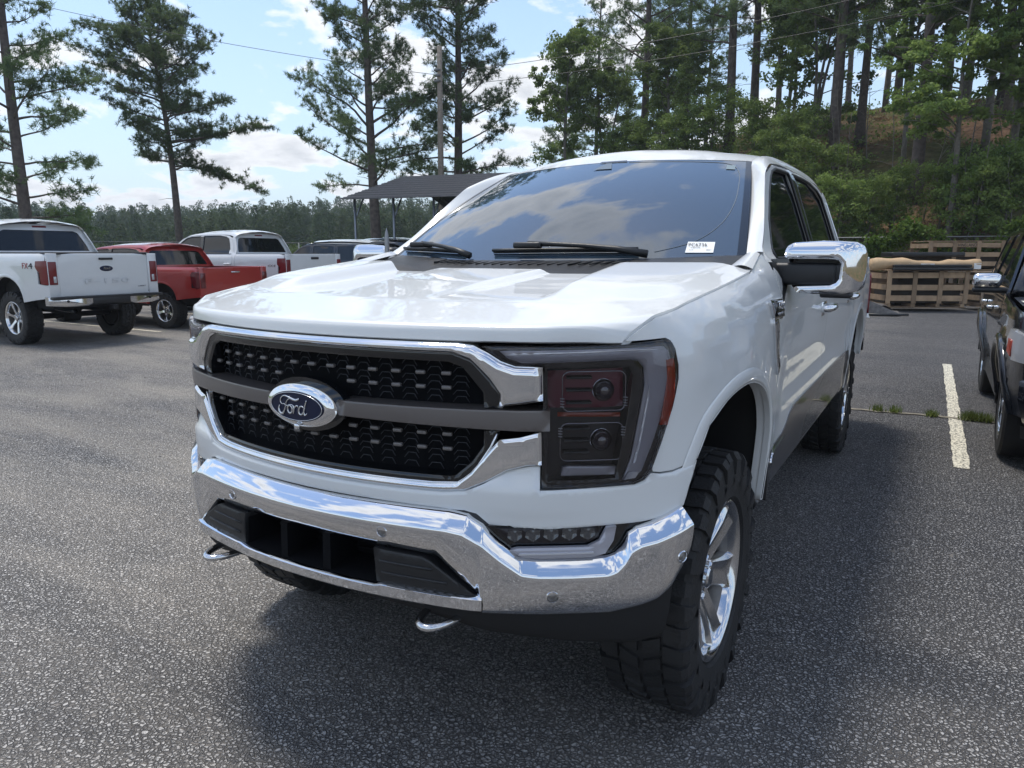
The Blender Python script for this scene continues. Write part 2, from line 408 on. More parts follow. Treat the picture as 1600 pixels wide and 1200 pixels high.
def wspt(u, v, e=0.):
    p = WS_B(u)*(1-v)+WS_T(u)*v; n = np.array([u*.25, -.42, .88]); n /= np.linalg.norm(n)
    return p+n*(.030*math.sin(math.pi*v)*(1-.3*u*u)+e)
ROOF_I = [(.856,1.473,1.527),(.815,1.667,1.636),(.771,1.861,1.746),(.727,2.055,1.855),(.683,2.250,1.964),(.668,2.42,2.003),(.655,2.75,2.036),(.65,3.4,2.050),(.65,3.85,2.036),(.65,4.03,1.995)]
ROOF_O = [(1.500,1.538),(1.655,1.630),(1.80,1.738),(1.92,1.824),(2.03,1.894),(2.26,1.950),(2.8,1.976),(3.4,1.978),(3.78,1.960),(3.97,1.90)]
FRONT_GLASS = [(1.65,1.513),(1.73,1.585),(1.80,1.668),(1.98,1.795),(2.10,1.868),(2.18,1.904),(2.32,1.930),(2.69,1.944),(2.735,1.75),(2.765,1.60),(2.775,1.513)]
REAR_GLASS = [(2.86,1.513),(2.84,1.75),(2.81,1.948),(3.2,1.955),(3.42,1.952),(3.65,1.922),(3.757,1.878),(3.82,1.75),(3.865,1.62),(3.868,1.513)]
def SY(pts): return [(Y(y), z) for y, z in pts]

def wheel(parent, name_side, loc, side, style, R0=.443, W=.288, rim=.272):
    """side +1: outer face towards +x"""
    root = bpy.data.objects.new('wheel', None); COL.objects.link(root); root.parent = parent; root.location = loc
    if side < 0: root.scale = (-1, 1, 1)
    key = 'wheel_'+style
    if key not in WHEELS:
        hw = W/2
        parts = []
        t = MB()
        prof = [(-hw*.78,rim-.005),(-hw*.97,rim+.05),(-hw,R0-.10),(-hw*.93,R0-.03),(-hw*.80,R0-.012),(-hw*.3,R0-.010),(hw*.3,R0-.010),(hw*.80,R0-.012),(hw*.93,R0-.03),(hw,R0-.10),(hw*.985,rim+.06),(hw*.93,rim+.015),(hw*.80,rim+.003),(hw*.74,rim-.004)]
        t.lathe_x(prof, 72)
        if style != 'plain':
            # tread blocks: two staggered shoulder rows, centre chevrons, and side biters
            nb = 40
            def block(a0, a1, x0, x1, skew, r0, r1, taper=.1):
                vs = []
                for (rr, tp) in ((r0, 0), (r1, taper)):
                    da = (a1-a0)*tp/2; dx = (x1-x0)*tp/2
                    for (a, x) in ((a0+da, x0+dx), (a1-da, x0+dx), (a1-da, x1-dx), (a0+da, x1-dx)):
                        aa = a+skew*(x-x0)
                        vs.append((x, rr*math.cos(aa), rr*math.sin(aa)))
                t.add(vs, [(0,1,2,3),(4,7,6,5),(0,4,5,1),(1,5,6,2),(2,6,7,3),(3,7,4,0)])
            for k in range(nb):
                a = 2*math.pi*k/nb; w = 2*math.pi/nb
                big = (k % 2 == 0)
                for sx in (-1, 1):
                    off = 0 if sx < 0 else w*.5
                    x1, x0 = (hw*(.985 if big else .93)), hw*.50
                    vs = []
                    aa0, aa1 = a+off+w*.08, a+off+w*.86
                    for (aq0, aq1, xs, r) in ((aa0, aa1, x0, R0-.014), (aa0, aa1, x0, R0), (aa0+.01, aa1-.012, x1*.93, R0-.003), (aa0+.015, aa1-.02, x1*1.035, R0-.026), (aa0+.02, aa1-.03, x1*1.03, R0-(.075 if big else .055)), (aa0+.02, aa1-.03, x1*.9, R0-.09)):
                        vs += [(sx*xs, r*math.cos(aq0), r*math.sin(aq0)), (sx*xs, r*math.cos(aq1), r*math.sin(aq1))]
                    fs = [(2*i, 2*i+1, 2*i+3, 2*i+2) for i in range(5)]+[(0,2,4,6,8,10),(11,9,7,5,3,1)]
                    t.add(vs, fs)
                for (x0, x1, sk, ph) in ((-hw*.46, -hw*.04, 1.1, .15), (hw*.04, hw*.46, -1.1, .62)):
                    block(a+w*(ph), a+w*(ph+.66), x0, x1, sk, R0-.014, R0)
                # serrated side lugs low on the sidewall
                for sx in (-1, 1):
                    r0, r1 = R0-.115, R0-.085
                    if k % 2: t.add([(sx*(hw-.001), r0*math.cos(a), r0*math.sin(a)), (sx*(hw-.001), r0*math.cos(a+w*.5), r0*math.sin(a+w*.5)), (sx*(hw+.005), r1*math.cos(a+w*.45), r1*math.sin(a+w*.45)), (sx*(hw+.005), r1*math.cos(a+w*.05), r1*math.sin(a+w*.05))], [(0,1,2,3)])
        # rim barrel and spokes
        b = MB(); xo = hw*.80
        b.lathe_x([(xo,rim+.004),(xo+.012,rim+.001),(xo+.010,rim-.012),(xo-.012,rim-.022),(xo-.03,rim-.028)], 72)
        bi_ = MB(); bi_.lathe_x([(xo-.03,rim-.028),(xo-.06,rim-.034),(-hw*.75,rim-.04)], 60)  # inner barrel coloured darker than the rim, making the gaps between spokes dark
        sp = MB(); ns = {'king':6,'ford':6,'five':5,'plain':6}[style]
        face = xo-.006
        for k in range(ns):
            a = 2*math.pi*(k+.5)/ns+.25
            ca, sa = math.cos(a), math.sin(a)
            def P(x, r, t_): return (x, r*ca-t_*sa, r*sa+t_*ca)
            r_in, r_out = .062, rim-.022
            if style == 'king':
                st = [(.050,.034,face-.050),(.09,.047,face-.040),(.14,.050,face-.026),(.19,.054,face-.012),(.235,.064,face-.004),(r_out+.004,.078,face+.002)]
            elif style == 'ford':
                st = [(r_in,.030,face-.04),(.14,.020,face-.02),(r_out,.030,face)]
            else:
                st = [(r_in,.040,face-.03),(.13,.028,face-.012),(.2,.036,face-.004),(r_out,.062,face)]
            rows = []
            for (r, hwid, x) in st:
                d = .014
                rows.append([P(x-.045, r, -hwid*1.05), P(x-.012, r, -hwid), P(x, r, -hwid*.82), P(x-(.010 if style=='king' else .0), r, -hwid*.25), P(x-(.010 if style=='king' else .0), r, hwid*.25), P(x, r, hwid*.82), P(x-.012, r, hwid), P(x-.045, r, hwid*1.05)])
            sp.grid(rows, smooth=True)
        hubm = MB(); hx = face-.048
        sp.lathe_x([(hx-.03,.098),(hx-.004,.094),(hx,.086),(hx-.004,.040),(hx-.004,.0)], 40)
        hubm.lathe_x([(hx-.004,.041),(hx+.024,.038),(hx+.030,.030),(hx+.030,0.0)], 32)
        nut = MB(); nut.lathe_x([(hx-.006,.015),(hx+.010,.0145),(hx+.018,.010),(hx+.020,0)], 6)
        br = MB(); br.lathe_x([(face-.11,.19),(face-.11,.06)], 48); br.lathe_x([(face-.135,.19),(face-.135,.06)], 48); br.lathe_x([(face-.11,.19),(face-.135,.19)], 48)
        br.rbox((face-.12, .0, .16), (.06,.20,.06), .012)
        bk = MB(); bk.lathe_x([(-hw*.5,rim-.03),(-hw*.5,0.01)], 32)
        WHEELS[key] = [('tyre', t, M['tyre'], R(32)), ('rim', b, M['chrome_rim'], None), ('rim_barrel', bi_, M['dark_dirty'], None), ('spokes', sp, M['chrome_rim'], R(35)), ('hub_cap', hubm, M['chrome_rim'], R(35)), ('lug_nut', nut, M['chrome_rim'], R(30)), ('brake', br, M['dark_dirty'], R(35)), ('wheel_back', bk, M['under'], None)]
        WHEELS[key] = [(n, mb, m, sh, None) for n, mb, m, sh in WHEELS[key]]
        done = []
        for n, mb, m, sh, _ in WHEELS[key]:
            o = mb.build(n, m, root, sharp=sh); done.append((n, o.data))
            if n == 'lug_nut':
                nn = 5 if style == 'five' else 6
                o.location = (0, .066*math.cos(.3), .066*math.sin(.3))
                for k in range(1, nn): link(n, o.data, root, (0, .066*math.cos(.3+2*math.pi*k/nn), .066*math.sin(.3+2*math.pi*k/nn)))
        WHEELS[key] = done
    else:
        nn = 5 if style == 'five' else 6
        for n, me in WHEELS[key]:
            if n != 'lug_nut': link(n, me, root)
            else:
                for k in range(nn): link(n, me, root, (0, .066*math.cos(.3+2*math.pi*k/nn), .066*math.sin(.3+2*math.pi*k/nn)))
    return root
WHEELS = {}

def make_pickup(style, paint, label, loc=(0,0,0), rz=0, scale=None, group=None, wstyle='king', mats=None):
    hero = style == 'hero'
    T = thing('pickup_truck', label, 'pickup truck', loc, rz, group, scale)
    P_ = paint
    S = surf()
    st = .03 if hero else .08
    def B2(name, outline, fn=S, m=P_, **k):
        k.setdefault('step', st); return both(name, outline, fn, m, T, **k)
    # ---- side panels
    top_y = [1.18,1.06,.92,.78,.64,.54,.46]
    front_top = [(Y(1.462),1.529),(Y(1.40),1.518),(Y(1.30),1.500),(Y(1.22),zs(1.22)+.004)]+[(Y(y), zs(y)-.003) for y in top_y]+[(1.00,1.372),(.955,1.352),(.925,1.335),(.903,1.320)]
    head_edge = [(.903,1.316),(1.024,1.320),(1.042,1.312),(1.053,1.294),(1.060,1.250),(1.060,1.213),(1.042,1.141),(1.011,1.051),(.986,.982),(.987,.972),(1.01,.968),(1.05,.967)]
    fender = head_edge[:]+[(Y(.44),.973),(Y(.497),.981)]+SY(spl(ARCH_F[3:], 3))+[(Y(1.468),.60),(Y(1.470),1.30),(Y(1.458),1.46)]+front_top
    B2('fender', fender, pillow=(.006,.0) )
    fdoor = SY([(1.476,.61),(1.478,1.30),(1.474,1.46),(1.508,1.532),(1.662,1.622),(1.807,1.730),(1.925,1.816),(2.035,1.886),(2.26,1.943),(2.75,1.967),(2.80,1.5),(2.81,.61)])
    rdoor = SY([(2.817,.61),(2.807,1.5),(2.757,1.967),(3.2,1.971),(3.5,1.969),(3.74,1.950),(3.86,1.90),(3.95,1.75),(3.99,1.62),(4.0,1.50),(4.0,1.15),(3.99,.98),(4.06,.80),(4.12,.61)])
    fd = B2('front_door', fdoor, holes=[SY(FRONT_GLASS)])
    rd = B2('rear_door', rdoor, holes=[SY(REAR_GLASS)])
    for d, g in ((fd, FRONT_GLASS), (rd, REAR_GLASS)):
        for k, o in enumerate(d):
            cy = sum(a for a, b in g)/len(g); cz = sum(b for a, b in g)/len(g)
            gg = SY([(cy+(a-cy)*1.04, cz+(b-cz)*1.06) for a, b in g])
            q = patch('window', gg, surf(-.013), M['sideglass'], o, step=.12, depth=0, mirror=bool(k))
    # window rubber seals and the black pillar between the windows
    for g in (FRONT_GLASS, REAR_GLASS):
        m_ = MB()
        cy = sum(a for a, b in g)/len(g); cz = sum(b for a, b in g)/len(g)
        gg = resample(g, .05)
        m_.tube([bodypt(Y(a), b, -.003) for a, b in gg], .008, 6, closed=True)
        s_ = m_.build('window_seal', M['black'], T); link('window_seal', s_.data, T).scale = (-1,1,1)
    B2('door_pillar', SY([(2.780,1.515),(2.700,1.938),(2.800,1.944),(2.855,1.515)]), surf(.004), M['gloss_black'], depth=.012)
    B2('belt_moulding', SY([(1.53,1.498),(3.97,1.498),(3.97,1.511),(1.53,1.511)]), surf(.004), M['black'], depth=.006, step=.1)
    B2('cab_corner', SY([(4.008,.97),(4.008,1.5),(3.998,1.62),(3.958,1.75),(3.87,1.90),(3.92,1.93),(3.985,1.88),(4.08,1.70),(4.112,1.60),(4.120,1.50),(4.120,.90),(4.06,.85)]))
    bed = SY([(4.134,.80),(4.130,1.497),(5.60,1.497),(5.775,1.495)])+SY([(5.775,1.36),(5.60,1.345),(5.585,1.02),(5.80,1.0),(5.80,.80),(5.4,.76),(5.11,.72)])+SY(spl(ARCH_R,3)[::-1])+SY([(4.14,.64)])
    B2('bed_side', bed)
    # wheel-arch lips
    for A, r0 in ((ARCH_F, None), (ARCH_R, None)):
        lip = MB(); pts = spl(A, 3)
        cx = (A[0][0]+A[-1][0])/2; cz = .66
        rows = []
        for (y, z) in pts:
            s_ = Y(y); d = np.array([y-cx, z-cz]); d /= np.linalg.norm(d)
            a = bodypt(Y(y+d[0]*.004), z+d[1]*.004, .0015); b = bodypt(Y(y+d[0]*.050), z+d[1]*.050, .001)
            a2 = bodypt(Y(y+d[0]*.012), z+d[1]*.012, .0045); b2 = bodypt(Y(y+d[0]*.044), z+d[1]*.044, .004)
            inn = a-np.array([.05,0,0])
            rows.append([inn, a, a2, b2, b])
        lip.grid(rows); o = lip.build('arch_lip', P_, T); link('arch_lip', o.data, T).scale = (-1,1,1)
        well = MB()
        well.grid([[(.96, y, z), (.30, y, z)] for (y, z) in [(cx+(y-cx)*1.03, z+.012) for y, z in pts]]); well.grid([[(.31, y, z), (.31, y, .5)] for (y, z) in pts])
        o = well.build('wheel_well', M['under'], T); link('wheel_well', o.data, T).scale = (-1,1,1)
    # lower two-tone band
    if hero or style == 'ford':
        band = SY([(1.366,.605),(1.362,.79),(1.48,.782),(1.60,.775),(1.73,.782),(1.82,.808),(1.90,.845),(1.99,.860),(2.1,.862),(3.0,.864),(4.12,.864),(4.16,.80),(4.162,.605)])
        B2('lower_band', band, surf(.004), M['stripe'] if hero else P_, depth=.01)
    B2('rocker_panel', SY([(1.37,.60),(4.16,.60),(4.16,.60001),(4.14,.54),(1.39,.54)]), lambda s, z: bodypt(s, .60, .002)+np.array([-.5*(.60-z)-.004, 0, z-.60]), M['under'] if not hero else M['stripe'], step=.06)
    # ---- cab roof, pillars
    I = catmull(ROOF_I, 4); O = catmull(ROOF_O, 4); rl = MB(); rows = []
    for a, o in zip(I, O):
        b = bodypt(Y(o[0]), o[1]); a = np.array(a); row = []
        n = np.array([b[2]-a[2], 0, a[0]-b[0]]); n = np.array([abs(a[2]-b[2])*.6+.02, -.02, abs(b[0]-a[0])]); n /= np.linalg.norm(n)
        for t in np.linspace(0, 1, 8): row.append(a*(1-t)+b*t+n*math.sin(math.pi*t)*(.006+.012*smooth01((a[1]-2.0)/.5)))
        rows.append(row)
    rl.grid(rows); o = rl.build('roof_rail', P_, T); link('roof_rail', o.data, T).scale = (-1,1,1)
    rf = MB(); rows = []
    ys_ = np.linspace(0, 1, 14)
    Ic = catmull(ROOF_I[4:], 4)
    for t in ys_:
        k = t*(len(Ic)-1); i = min(int(k), len(Ic)-2); e = Ic[i]*(1-(k-i))+Ic[i+1]*(k-i); row = []
        for u in np.linspace(-1, 1, 25):
            y = e[1]-.087*(1-u*u)*(1-t)
            crown = (1-u*u)*(.028+.037*smooth01((t+.02)/.22))
            if t > .15: crown += -.006*sum(math.exp(-((abs(u)-c)/.05)**2) for c in (.28,.72))*smooth01((t-.15)/.15)
            row.append((u*e[0], y, e[2]+crown))
        rows.append(row)
    rf.grid(rows); rf.build('roof', P_, T)
    # ---- windscreen
    wm = MB(); wm.grid([[wspt(u, v) for u in np.linspace(-1, 1, 33)] for v in np.linspace(0, 1, 17)]); ws = wm.build('windscreen', M['glass'], T)
    if hero:
        fr = MB()
        for us in (np.linspace(-1,-.975,2), np.linspace(.965,1,2)):
            fr = MB(); fr.grid([[wspt(u, v, .0012) for u in us] for v in np.linspace(0,1,17)]); fr.build('windscreen_border', M['frit'], ws)
        # faint etched outline near the edge
        ar = MB()
        for sgn in (1,):
            pp = [(.62,.05),(.78,.12),(.88,.26),(.925,.45),(.935,.65),(.93,.80),(.90,.90),(.84,.945),(.70,.955),(.4,.955),(.15,.955)]
            pp = spl(pp, 5); ar.tube([wspt(sgn*a, b, .001) for a, b in pp], .0016, 4)
        ar.build('edge_line', mat('etched_line', (.16,.19,.22), .5), ws)
        # stock sticker and inspection sticker
        def decal(name, u0, u1, v0, v1, m, skew=0, e=.003):
            b = MB(); b.add([wspt(u0,v0,e), wspt(u1,v0+skew,e), wspt(u1,v1+skew,e), wspt(u0,v1,e)], [(0,1,2,3)]); return b.build(name, m, T)
        d1 = decal('stock_sticker', .752, .868, .035, .115, M['paper'], -.008)
        a, b_, c_ = [Vector(wspt(.752,.035,.004)), Vector(wspt(.868,.027,.004)), Vector(wspt(.752,.115,.004))]
        ex = (b_-a).normalized(); ey = (c_-a); ey = (ey-ex*ey.dot(ex)).normalized(); ez = ex.cross(ey)
        rotm = Matrix((ex, ey, ez)).transposed().to_euler()
        W_ = (b_-a).length; H_ = (c_-a).length
        def dt(txt, fx, fy, size, width):
            o = text_part('printed_text', txt, size, M['ink'], d1, a+ex*W_*fx+ey*H_*fy+ez*.002, rotm, .0, width=width); return o
        dt('PC6736', .47, .64, .034, W_*.66); dt('Vehicle', .38, .40, .011, W_*.36); dt('Stock', .22, .20, .008, W_*.16); dt('2021', .85, .20, .013, W_*.18)
        decal('inspection_sticker', .845, .90, .855, .915, mat('pale_sticker', (.20,.26,.28), .4), 0)
        mb = MB(); mb.add([wspt(u,v,.004) for u, v in ((-.07,.86),(.07,.86),(.02,.95),(-.02,.95))], [(0,1,2,3)]); mb.build('mirror_patch', mat('sensor_patch', (.10,.135,.165), .25), ws)
        mb = MB(); mb.add([wspt(u,v,.004) for u, v in ((-.09,.965),(.13,.965),(.12,.985),(-.08,.985))], [(0,1,2,3)]); mb.build('shade_patch', mat('sensor_patch_dark', (.05,.06,.07), .2), ws)
    # ---- hood
    hd = MB()
    cs = np.concatenate([np.linspace(-1,-.86,7)[:-1], np.linspace(-.86,.86,121), np.linspace(.86,1,7)[1:]]) if hero else np.linspace(-1,1,17)
    nr = 70 if hero else 14
    rs_ = np.linspace(0, 1, nr)**1.15
    hd.grid([[hoodpt(c, r) for c in cs] for r in rs_])
    # turned-under lip and sides
    lip = [hoodpt(c, 0) for c in cs]; hd.grid([[p for p in lip], [p+np.array([0,.006,-.004]) for p in lip], [p+np.array([0,.05,-.006]) for p in lip]])
    for sgn in (-1, 1):
        e = [hoodpt(sgn, r) for r in rs_]; hd.grid([e, [p+np.array([-sgn*.002,0,-.004]) for p in e], [p+np.array([-sgn*.004,0,-.03]) for p in e]])
    hd.build('hood', P_, T, sharp=R(50))
    if hero:
        # black cowl between hood and glass
        cw = MB(); rows = []
        for u in np.linspace(-1, 1, 41):
            h = hoodpt(u, 1)*1.0; w = WS_B(u*.985)+np.array([0,.02,.006]); d = h+np.array([0,.004,-.014])
            rows.append([h+np.array([0,-.03,-.03]), d, d*(.6)+w*.4+np.array([0,0,-.012]), w])
        cw.grid(rows); cowl = cw.build('cowl', M['black'], T)
        for sx in (-1, 1):
            a = np.array(hoodpt(sx*.985, 1)); b = bodypt(Y(1.25), zs(1.25)); c = bodypt(Y(1.445), 1.531); d = np.array([.853, 1.468, 1.529]); a = np.array([abs(a[0])-.060, a[1]-.025, a[2]+.004]); b = b+np.array([0,-.05,.002])
            k = MB(); k.grid([[ (a*(1-u)+b*u)*(1-v)+(d*(1-u)+c*u)*v+np.array([0,0,.012*math.sin(math.pi*u)]) for u in np.linspace(0,1,8)] for v in np.linspace(0,1,8)]); k.v = [(sx*p[0],p[1],p[2]) for p in k.v]; k.build('cowl_corner', P_, T)
        for k in range(26):
            u = -.62+k*.05
            a = WS_B(u)+np.array([0,-.075,-.012]); b = WS_B(u+.035)+np.array([0,-.015,-.004])
            mm = MB(); mm.tube([a, b], .004, 4); mm.build('cowl_slat', M['black'], cowl)
        # wipers
        for (u0, v0, u1, v1, ua, ub, vb) in ((.60,.005,.02,.045,-.20,.55,.048), (-.32,.005,-.72,.040,-.95,-.40,.040)):
            wv = MB()
            a = Vector(wspt(u0, v0, .02)); b = Vector(wspt(u1, v1, .05))
            mid = (a+b)/2+Vector((0,-.01,.012))
            wv.tube([a, a.lerp(mid,.5)+Vector((0,0,.004)), mid, mid.lerp(b,.5)+Vector((0,0,.002)), b], [.017,.013,.010,.010,.012], 6)
            wv.rbox(b+Vector((0,-.002,-.006)), (.13,.030,.026), .008)
            arm = wv.build('wiper_arm', M['black'], T)
            bl = MB(); pp = [wspt(ua+(ub-ua)*t, vb+.006*math.sin(math.pi*t), .018) for t in np.linspace(0,1,12)]
            bl.tube(pp, .0075, 6); bl.tube([p+np.array([0,.008,-.010]) for p in pp], .004, 4)
            bl.build('wiper_blade', M['black'], arm)
        an = MB(); an.lathe_x([(0,.014),(.012,.014),(.05,.0115),(.085,.0115),(.115,.008),(.143,.001)], 16)
        for i, v in enumerate(an.v): an.v[i] = (v[2]-.905, v[1]+1.455, v[0]+1.515)
        an.build('antenna', mat('bullet_antenna', (.25,.25,.26), .3, .9), T)
    # ---- cab rear wall, rear glass
    patch.ref = (0,1,0)
    cb = [(-.90,.70),(-.93,1.5),(-.81,1.86),(-.70,1.985),(-.3,2.01),(.3,2.01),(.70,1.985),(.81,1.86),(.93,1.5),(.90,.70)]
    rw = [(-.80,1.545),(-.77,1.66),(-.71,1.80),(-.67,1.875),(-.60,1.905),(.60,1.905),(.67,1.875),(.71,1.80),(.77,1.66),(.80,1.545)]
    fcab = lambda x, z: np.array([x, 4.118-max(0, z-1.5)*.42-.05*x*x, z])
    patch('cab_back', cb, fcab, P_, T, step=.12, holes=[rw], depth=.02)
    patch('rear_window', [(x*1.04, 1.72+(z-1.72)*1.06) for x, z in rw], lambda x, z: fcab(x, z)-np.array([0,.014,0]), M['sideglass'], T, step=.12, depth=0)
    patch('brake_light', [(-.12,1.955),(-.12,1.985),(.12,1.985),(.12,1.955)], lambda x, z: fcab(x, z)+np.array([0,.006,0]), M['redlens'], T, step=.06, depth=.01)
    # ---- bed
    b = MB()
    b.box((0,4.97,.86), (1.56,1.66,.02)); b.box((0,4.15,1.16), (1.56,.02,.64))
    for sx in (-1, 1): b.box((sx*.80,4.97,1.17), (.03,1.64,.62))
    b.build('bed_liner', M['under'], T)
    for sx in (-1, 1):
        c = MB(); c.rbox((sx*.868,4.965,1.494), (.135,1.64,.022), .008, rz=0); c.build('bed_rail_cap', M['black'] if style != 'colorado' else P_, T)
    if style == 'ford':
        c = MB(); c.rbox((0,4.97,1.50), (1.66,1.68,.045), .015); c.build('bed_cover', M['tonneau'], T)
    # tailgate
    ft = lambda x, z: np.array([x, 5.835-.035*(x/.8)**2-.012*((z-1.15)/.35)**2+(.016 if False else 0), z])
    tg = patch('tailgate', [(-.785,.80),(-.785,1.49),(-.70,1.50),(.70,1.50),(.785,1.49),(.785,.80)], ft, P_, T, step=.08, depth=.05, pillow=(.03,.012))
    patch('tailgate_spoiler', [(-.77,1.495),(.77,1.495),(.77,1.47),(-.77,1.47)], lambda x, z: ft(x, z)+np.array([0,.022-abs(z-1.48),0]), P_, tg, step=.06, depth=.02)
    if style == 'ford':
        patch('tailgate_step', [(-.60,1.005),(-.45,1.125),(.45,1.125),(.60,1.005),(.60,.99),(-.60,.99)], lambda x, z: ft(x, z)+np.array([0,.006+.07*(z-1.0),0]), P_, tg, step=.06, depth=.03)
        text_part('tailgate_letters', 'F-150', .115, M['emboss'], tg, (0,5.862,1.050), (R(90),0,R(180)), .003, width=.78)
        patch('handle_recess', [(-.15,1.36),(-.19,1.455),(.19,1.455),(.15,1.36)], lambda x, z: ft(x, z)+np.array([0,.013,0]), P_, tg, step=.05, depth=.01)
        mm = MB(); mm.rbox((0,5.855,1.415), (.24,.02,.035), .006); mm.build('tailgate_handle', M['black'], tg)
        oval = [(.115*math.cos(a), 1.255+.046*math.sin(a)) for a in np.linspace(0, 2*math.pi, 28)[:-1]]
        bo = patch('badge', oval, lambda x, z: ft(x, z)+np.array([0,.016,0]), M['blue'], tg, step=.03, depth=.012)
        text_part('badge_letters', 'Ford', .06, M['silver'], tg, (0,5.856,1.256), (R(90),0,R(180)), .002, shear=.25)
        text_part('small_letters', 'LARIAT', .03, M['ink'], tg, (-.62,5.852,.945), (R(90),0,R(180)), .002, width=.14)
        # FX4 decals on both bed sides
        for sgn in (1, -1):
            for (tx, mm_, off, wd) in (('FX', M['redvinyl'], 0, .17), ('4', M['ink'], .155, .12)):
                yy = 5.27+off
                o = text_part('bed_side_decal', tx, .13, mm_, T, (sgn*(bodypt(Y(yy), 1.30)[0]+.004), yy if sgn>0 else 5.27+.155-off, 1.30), (R(90),0,R(90*sgn)), .001, width=wd)
    elif style == 'silverado':
        mm = MB(); mm.rbox((0,5.845,1.40), (.26,.03,.06), .015); mm.build('tailgate_handle', M['ink'], tg)
        for sgn in (1,-1):
            text_part('bed_side_decal', '4X4', .085, M['dark_dirty'], T, (sgn*(bodypt(Y(5.38), 1.22)[0]+.004), 5.38, 1.22), (R(90),0,R(90*sgn)), .001, shear=.2, width=.26)
    else:
        mm = MB(); mm.rbox((0,5.850,1.38), (.24,.02,.035), .008); mm.build('tailgate_handle', M['silver'] if style=='colorado' else M['chrome'], tg)
    patch.ref = None
    # tail lamps
    if style == 'colorado': tl = [(5.60,1.34),(5.64,1.40),(5.82,1.40),(5.82,1.02),(5.74,.99),(5.66,1.06),(5.61,1.20)]
    elif style == 'silverado': tl = [(5.62,1.00),(5.60,1.08),(5.66,1.14),(5.66,1.19),(5.58,1.25),(5.58,1.40),(5.82,1.40),(5.82,1.00)]
    elif style == 'ford': tl = [(5.58,1.38),(5.56,1.30),(5.60,1.24),(5.66,1.20),(5.67,1.02),(5.82,1.01),(5.82,1.385)]
    else: tl = [(5.60,1.345),(5.585,1.02),(5.80,1.0),(5.82,1.0),(5.82,1.37)]
    lt = B2('tail_lamp', SY(tl), surf(.012), M['redlens'] if style not in ('colorado',) else M['dark_redlens'], depth=.03, step=.05)
    # close the rear corner post between side and tailgate
    for sx in (-1, 1):
        c = MB(); c.rbox((sx*.868,5.808,1.15), (.17,.03,.70), .008); c.build('bed_corner_post', P_, T)
        c = MB(); c.rbox((sx*.875,5.826,1.19), (.125,.022,.36), .008); c.build('rear_lamp_face', M['redlens'] if style != 'colorado' else M['dark_redlens'], T)
        if style == 'ford':
            c = MB(); c.rbox((sx*.855,5.84,1.09), (.045,.012,.10), .004); c.build('reverse_lamp', M['clearlens'], T)
    # rear bumper
    if style != 'colorado':
        for sx in (-1, 1):
            bb = MB(); bb.add(*loft_box([(sx*.30,5.93,.70,.80),(sx*.42,5.935,.66,.82),(sx*.75,5.90,.66,.82),(sx*.97,5.80,.68,.82)], .10), True)
            bb.build('rear_bumper', M['chrome_rim'], T, sharp=R(30))
    c = MB(); c.rbox((0,5.87,.80), (1.90,.16,.04), .01); c.rbox((0,5.88,.735), (.66,.14,.13), .02); c.build('bumper_step', M['black'] if style != 'colorado' else P_, T)
    if style == 'colorado':
        c = MB(); c.rbox((0,5.88,.72), (1.86,.14,.16), .04); c.build('rear_bumper', P_, T)
    elif style == 'ford':
        for sx in (-.72, .72):
            c = MB(); c.lathe_x([(0,.022),(.008,.020),(.009,0)], 14); c.v = [(v[1]+sx, v[0]+5.905, v[2]+.745) for v in c.v]; c.build('parking_sensor', M['black'], T)
        c = MB(); c.rbox((0,5.96,.62), (.09,.12,.08), .01); c.build('tow_hitch', M['under'], T)
    # ---- wheels, chassis
    wx = .828
    for (y, sx) in ((.932,1),(.932,-1),(YR,1),(YR,-1)): wheel(T, '', (sx*wx, y, .441), sx, wstyle)
    c = MB()
    c.box((0,2.9,.70), (1.5,5.2,.18)); c.box((0,.55,.78), (1.1,.7,.3)); 
    for sx in (-1, 1): c.box((sx*.42,2.9,.60), (.10,5.0,.16))
    c.tube([(-.7,YR,.44),(.7,YR,.44)], .05, 10); c.tube([(-.7,.932,.46),(.7,.932,.46)], .04, 10); c.lathe_x([(-.14,.0),(-.12,.12),(.12,.12),(.14,.0)], 16, (0,YR,.44))
    for sx in (-1,1): c.box((sx*.55,.95,.80), (.28,.3,.4))
    c.build('chassis', M['under'], T)
    if style in ('ford',):
        c = MB(); c.tube([(.55,5.2,.60),(.62,5.9,.58)], .035, 12, cap=False); c.build('exhaust_pipe', M['chrome_rim'], T)
    # door handles
    for y in (2.68, 3.86):
        for sx in (1, -1):
            p = bodypt(Y(y), 1.255); c = MB()
            c.tube([(sx*(p[0]-.005),y-.11,1.25),(sx*(p[0]+.035),y-.085,1.255),(sx*(p[0]+.045),y,1.257),(sx*(p[0]+.040),y+.085,1.257),(sx*(p[0]-.005),y+.115,1.252)], [.016,.019,.018,.020,.016], 10)
            c.rbox((sx*(p[0]-.002),y-.03,1.252), (.012,.15,.075), .005)
            o = c.build('door_handle', M['chrome'] if hero or style == 'ford' else P_, T)
    # mirrors
    for sx in (1, -1):
        make_mirror(T, sx, hero)
    if not hero:
        # plain front end (faces away)
        patch.ref = (0,-1,0)
        patch('front_end', sym([(.01,.62),(.5,.62),(.85,.64),(.90,.9),(.885,1.31),(.5,1.31),(.01,1.31)]), lambda s, z: bodypt(s, z, 0), M['gloss_black'], T, step=.1)
        patch.ref = None
        return T
    return T
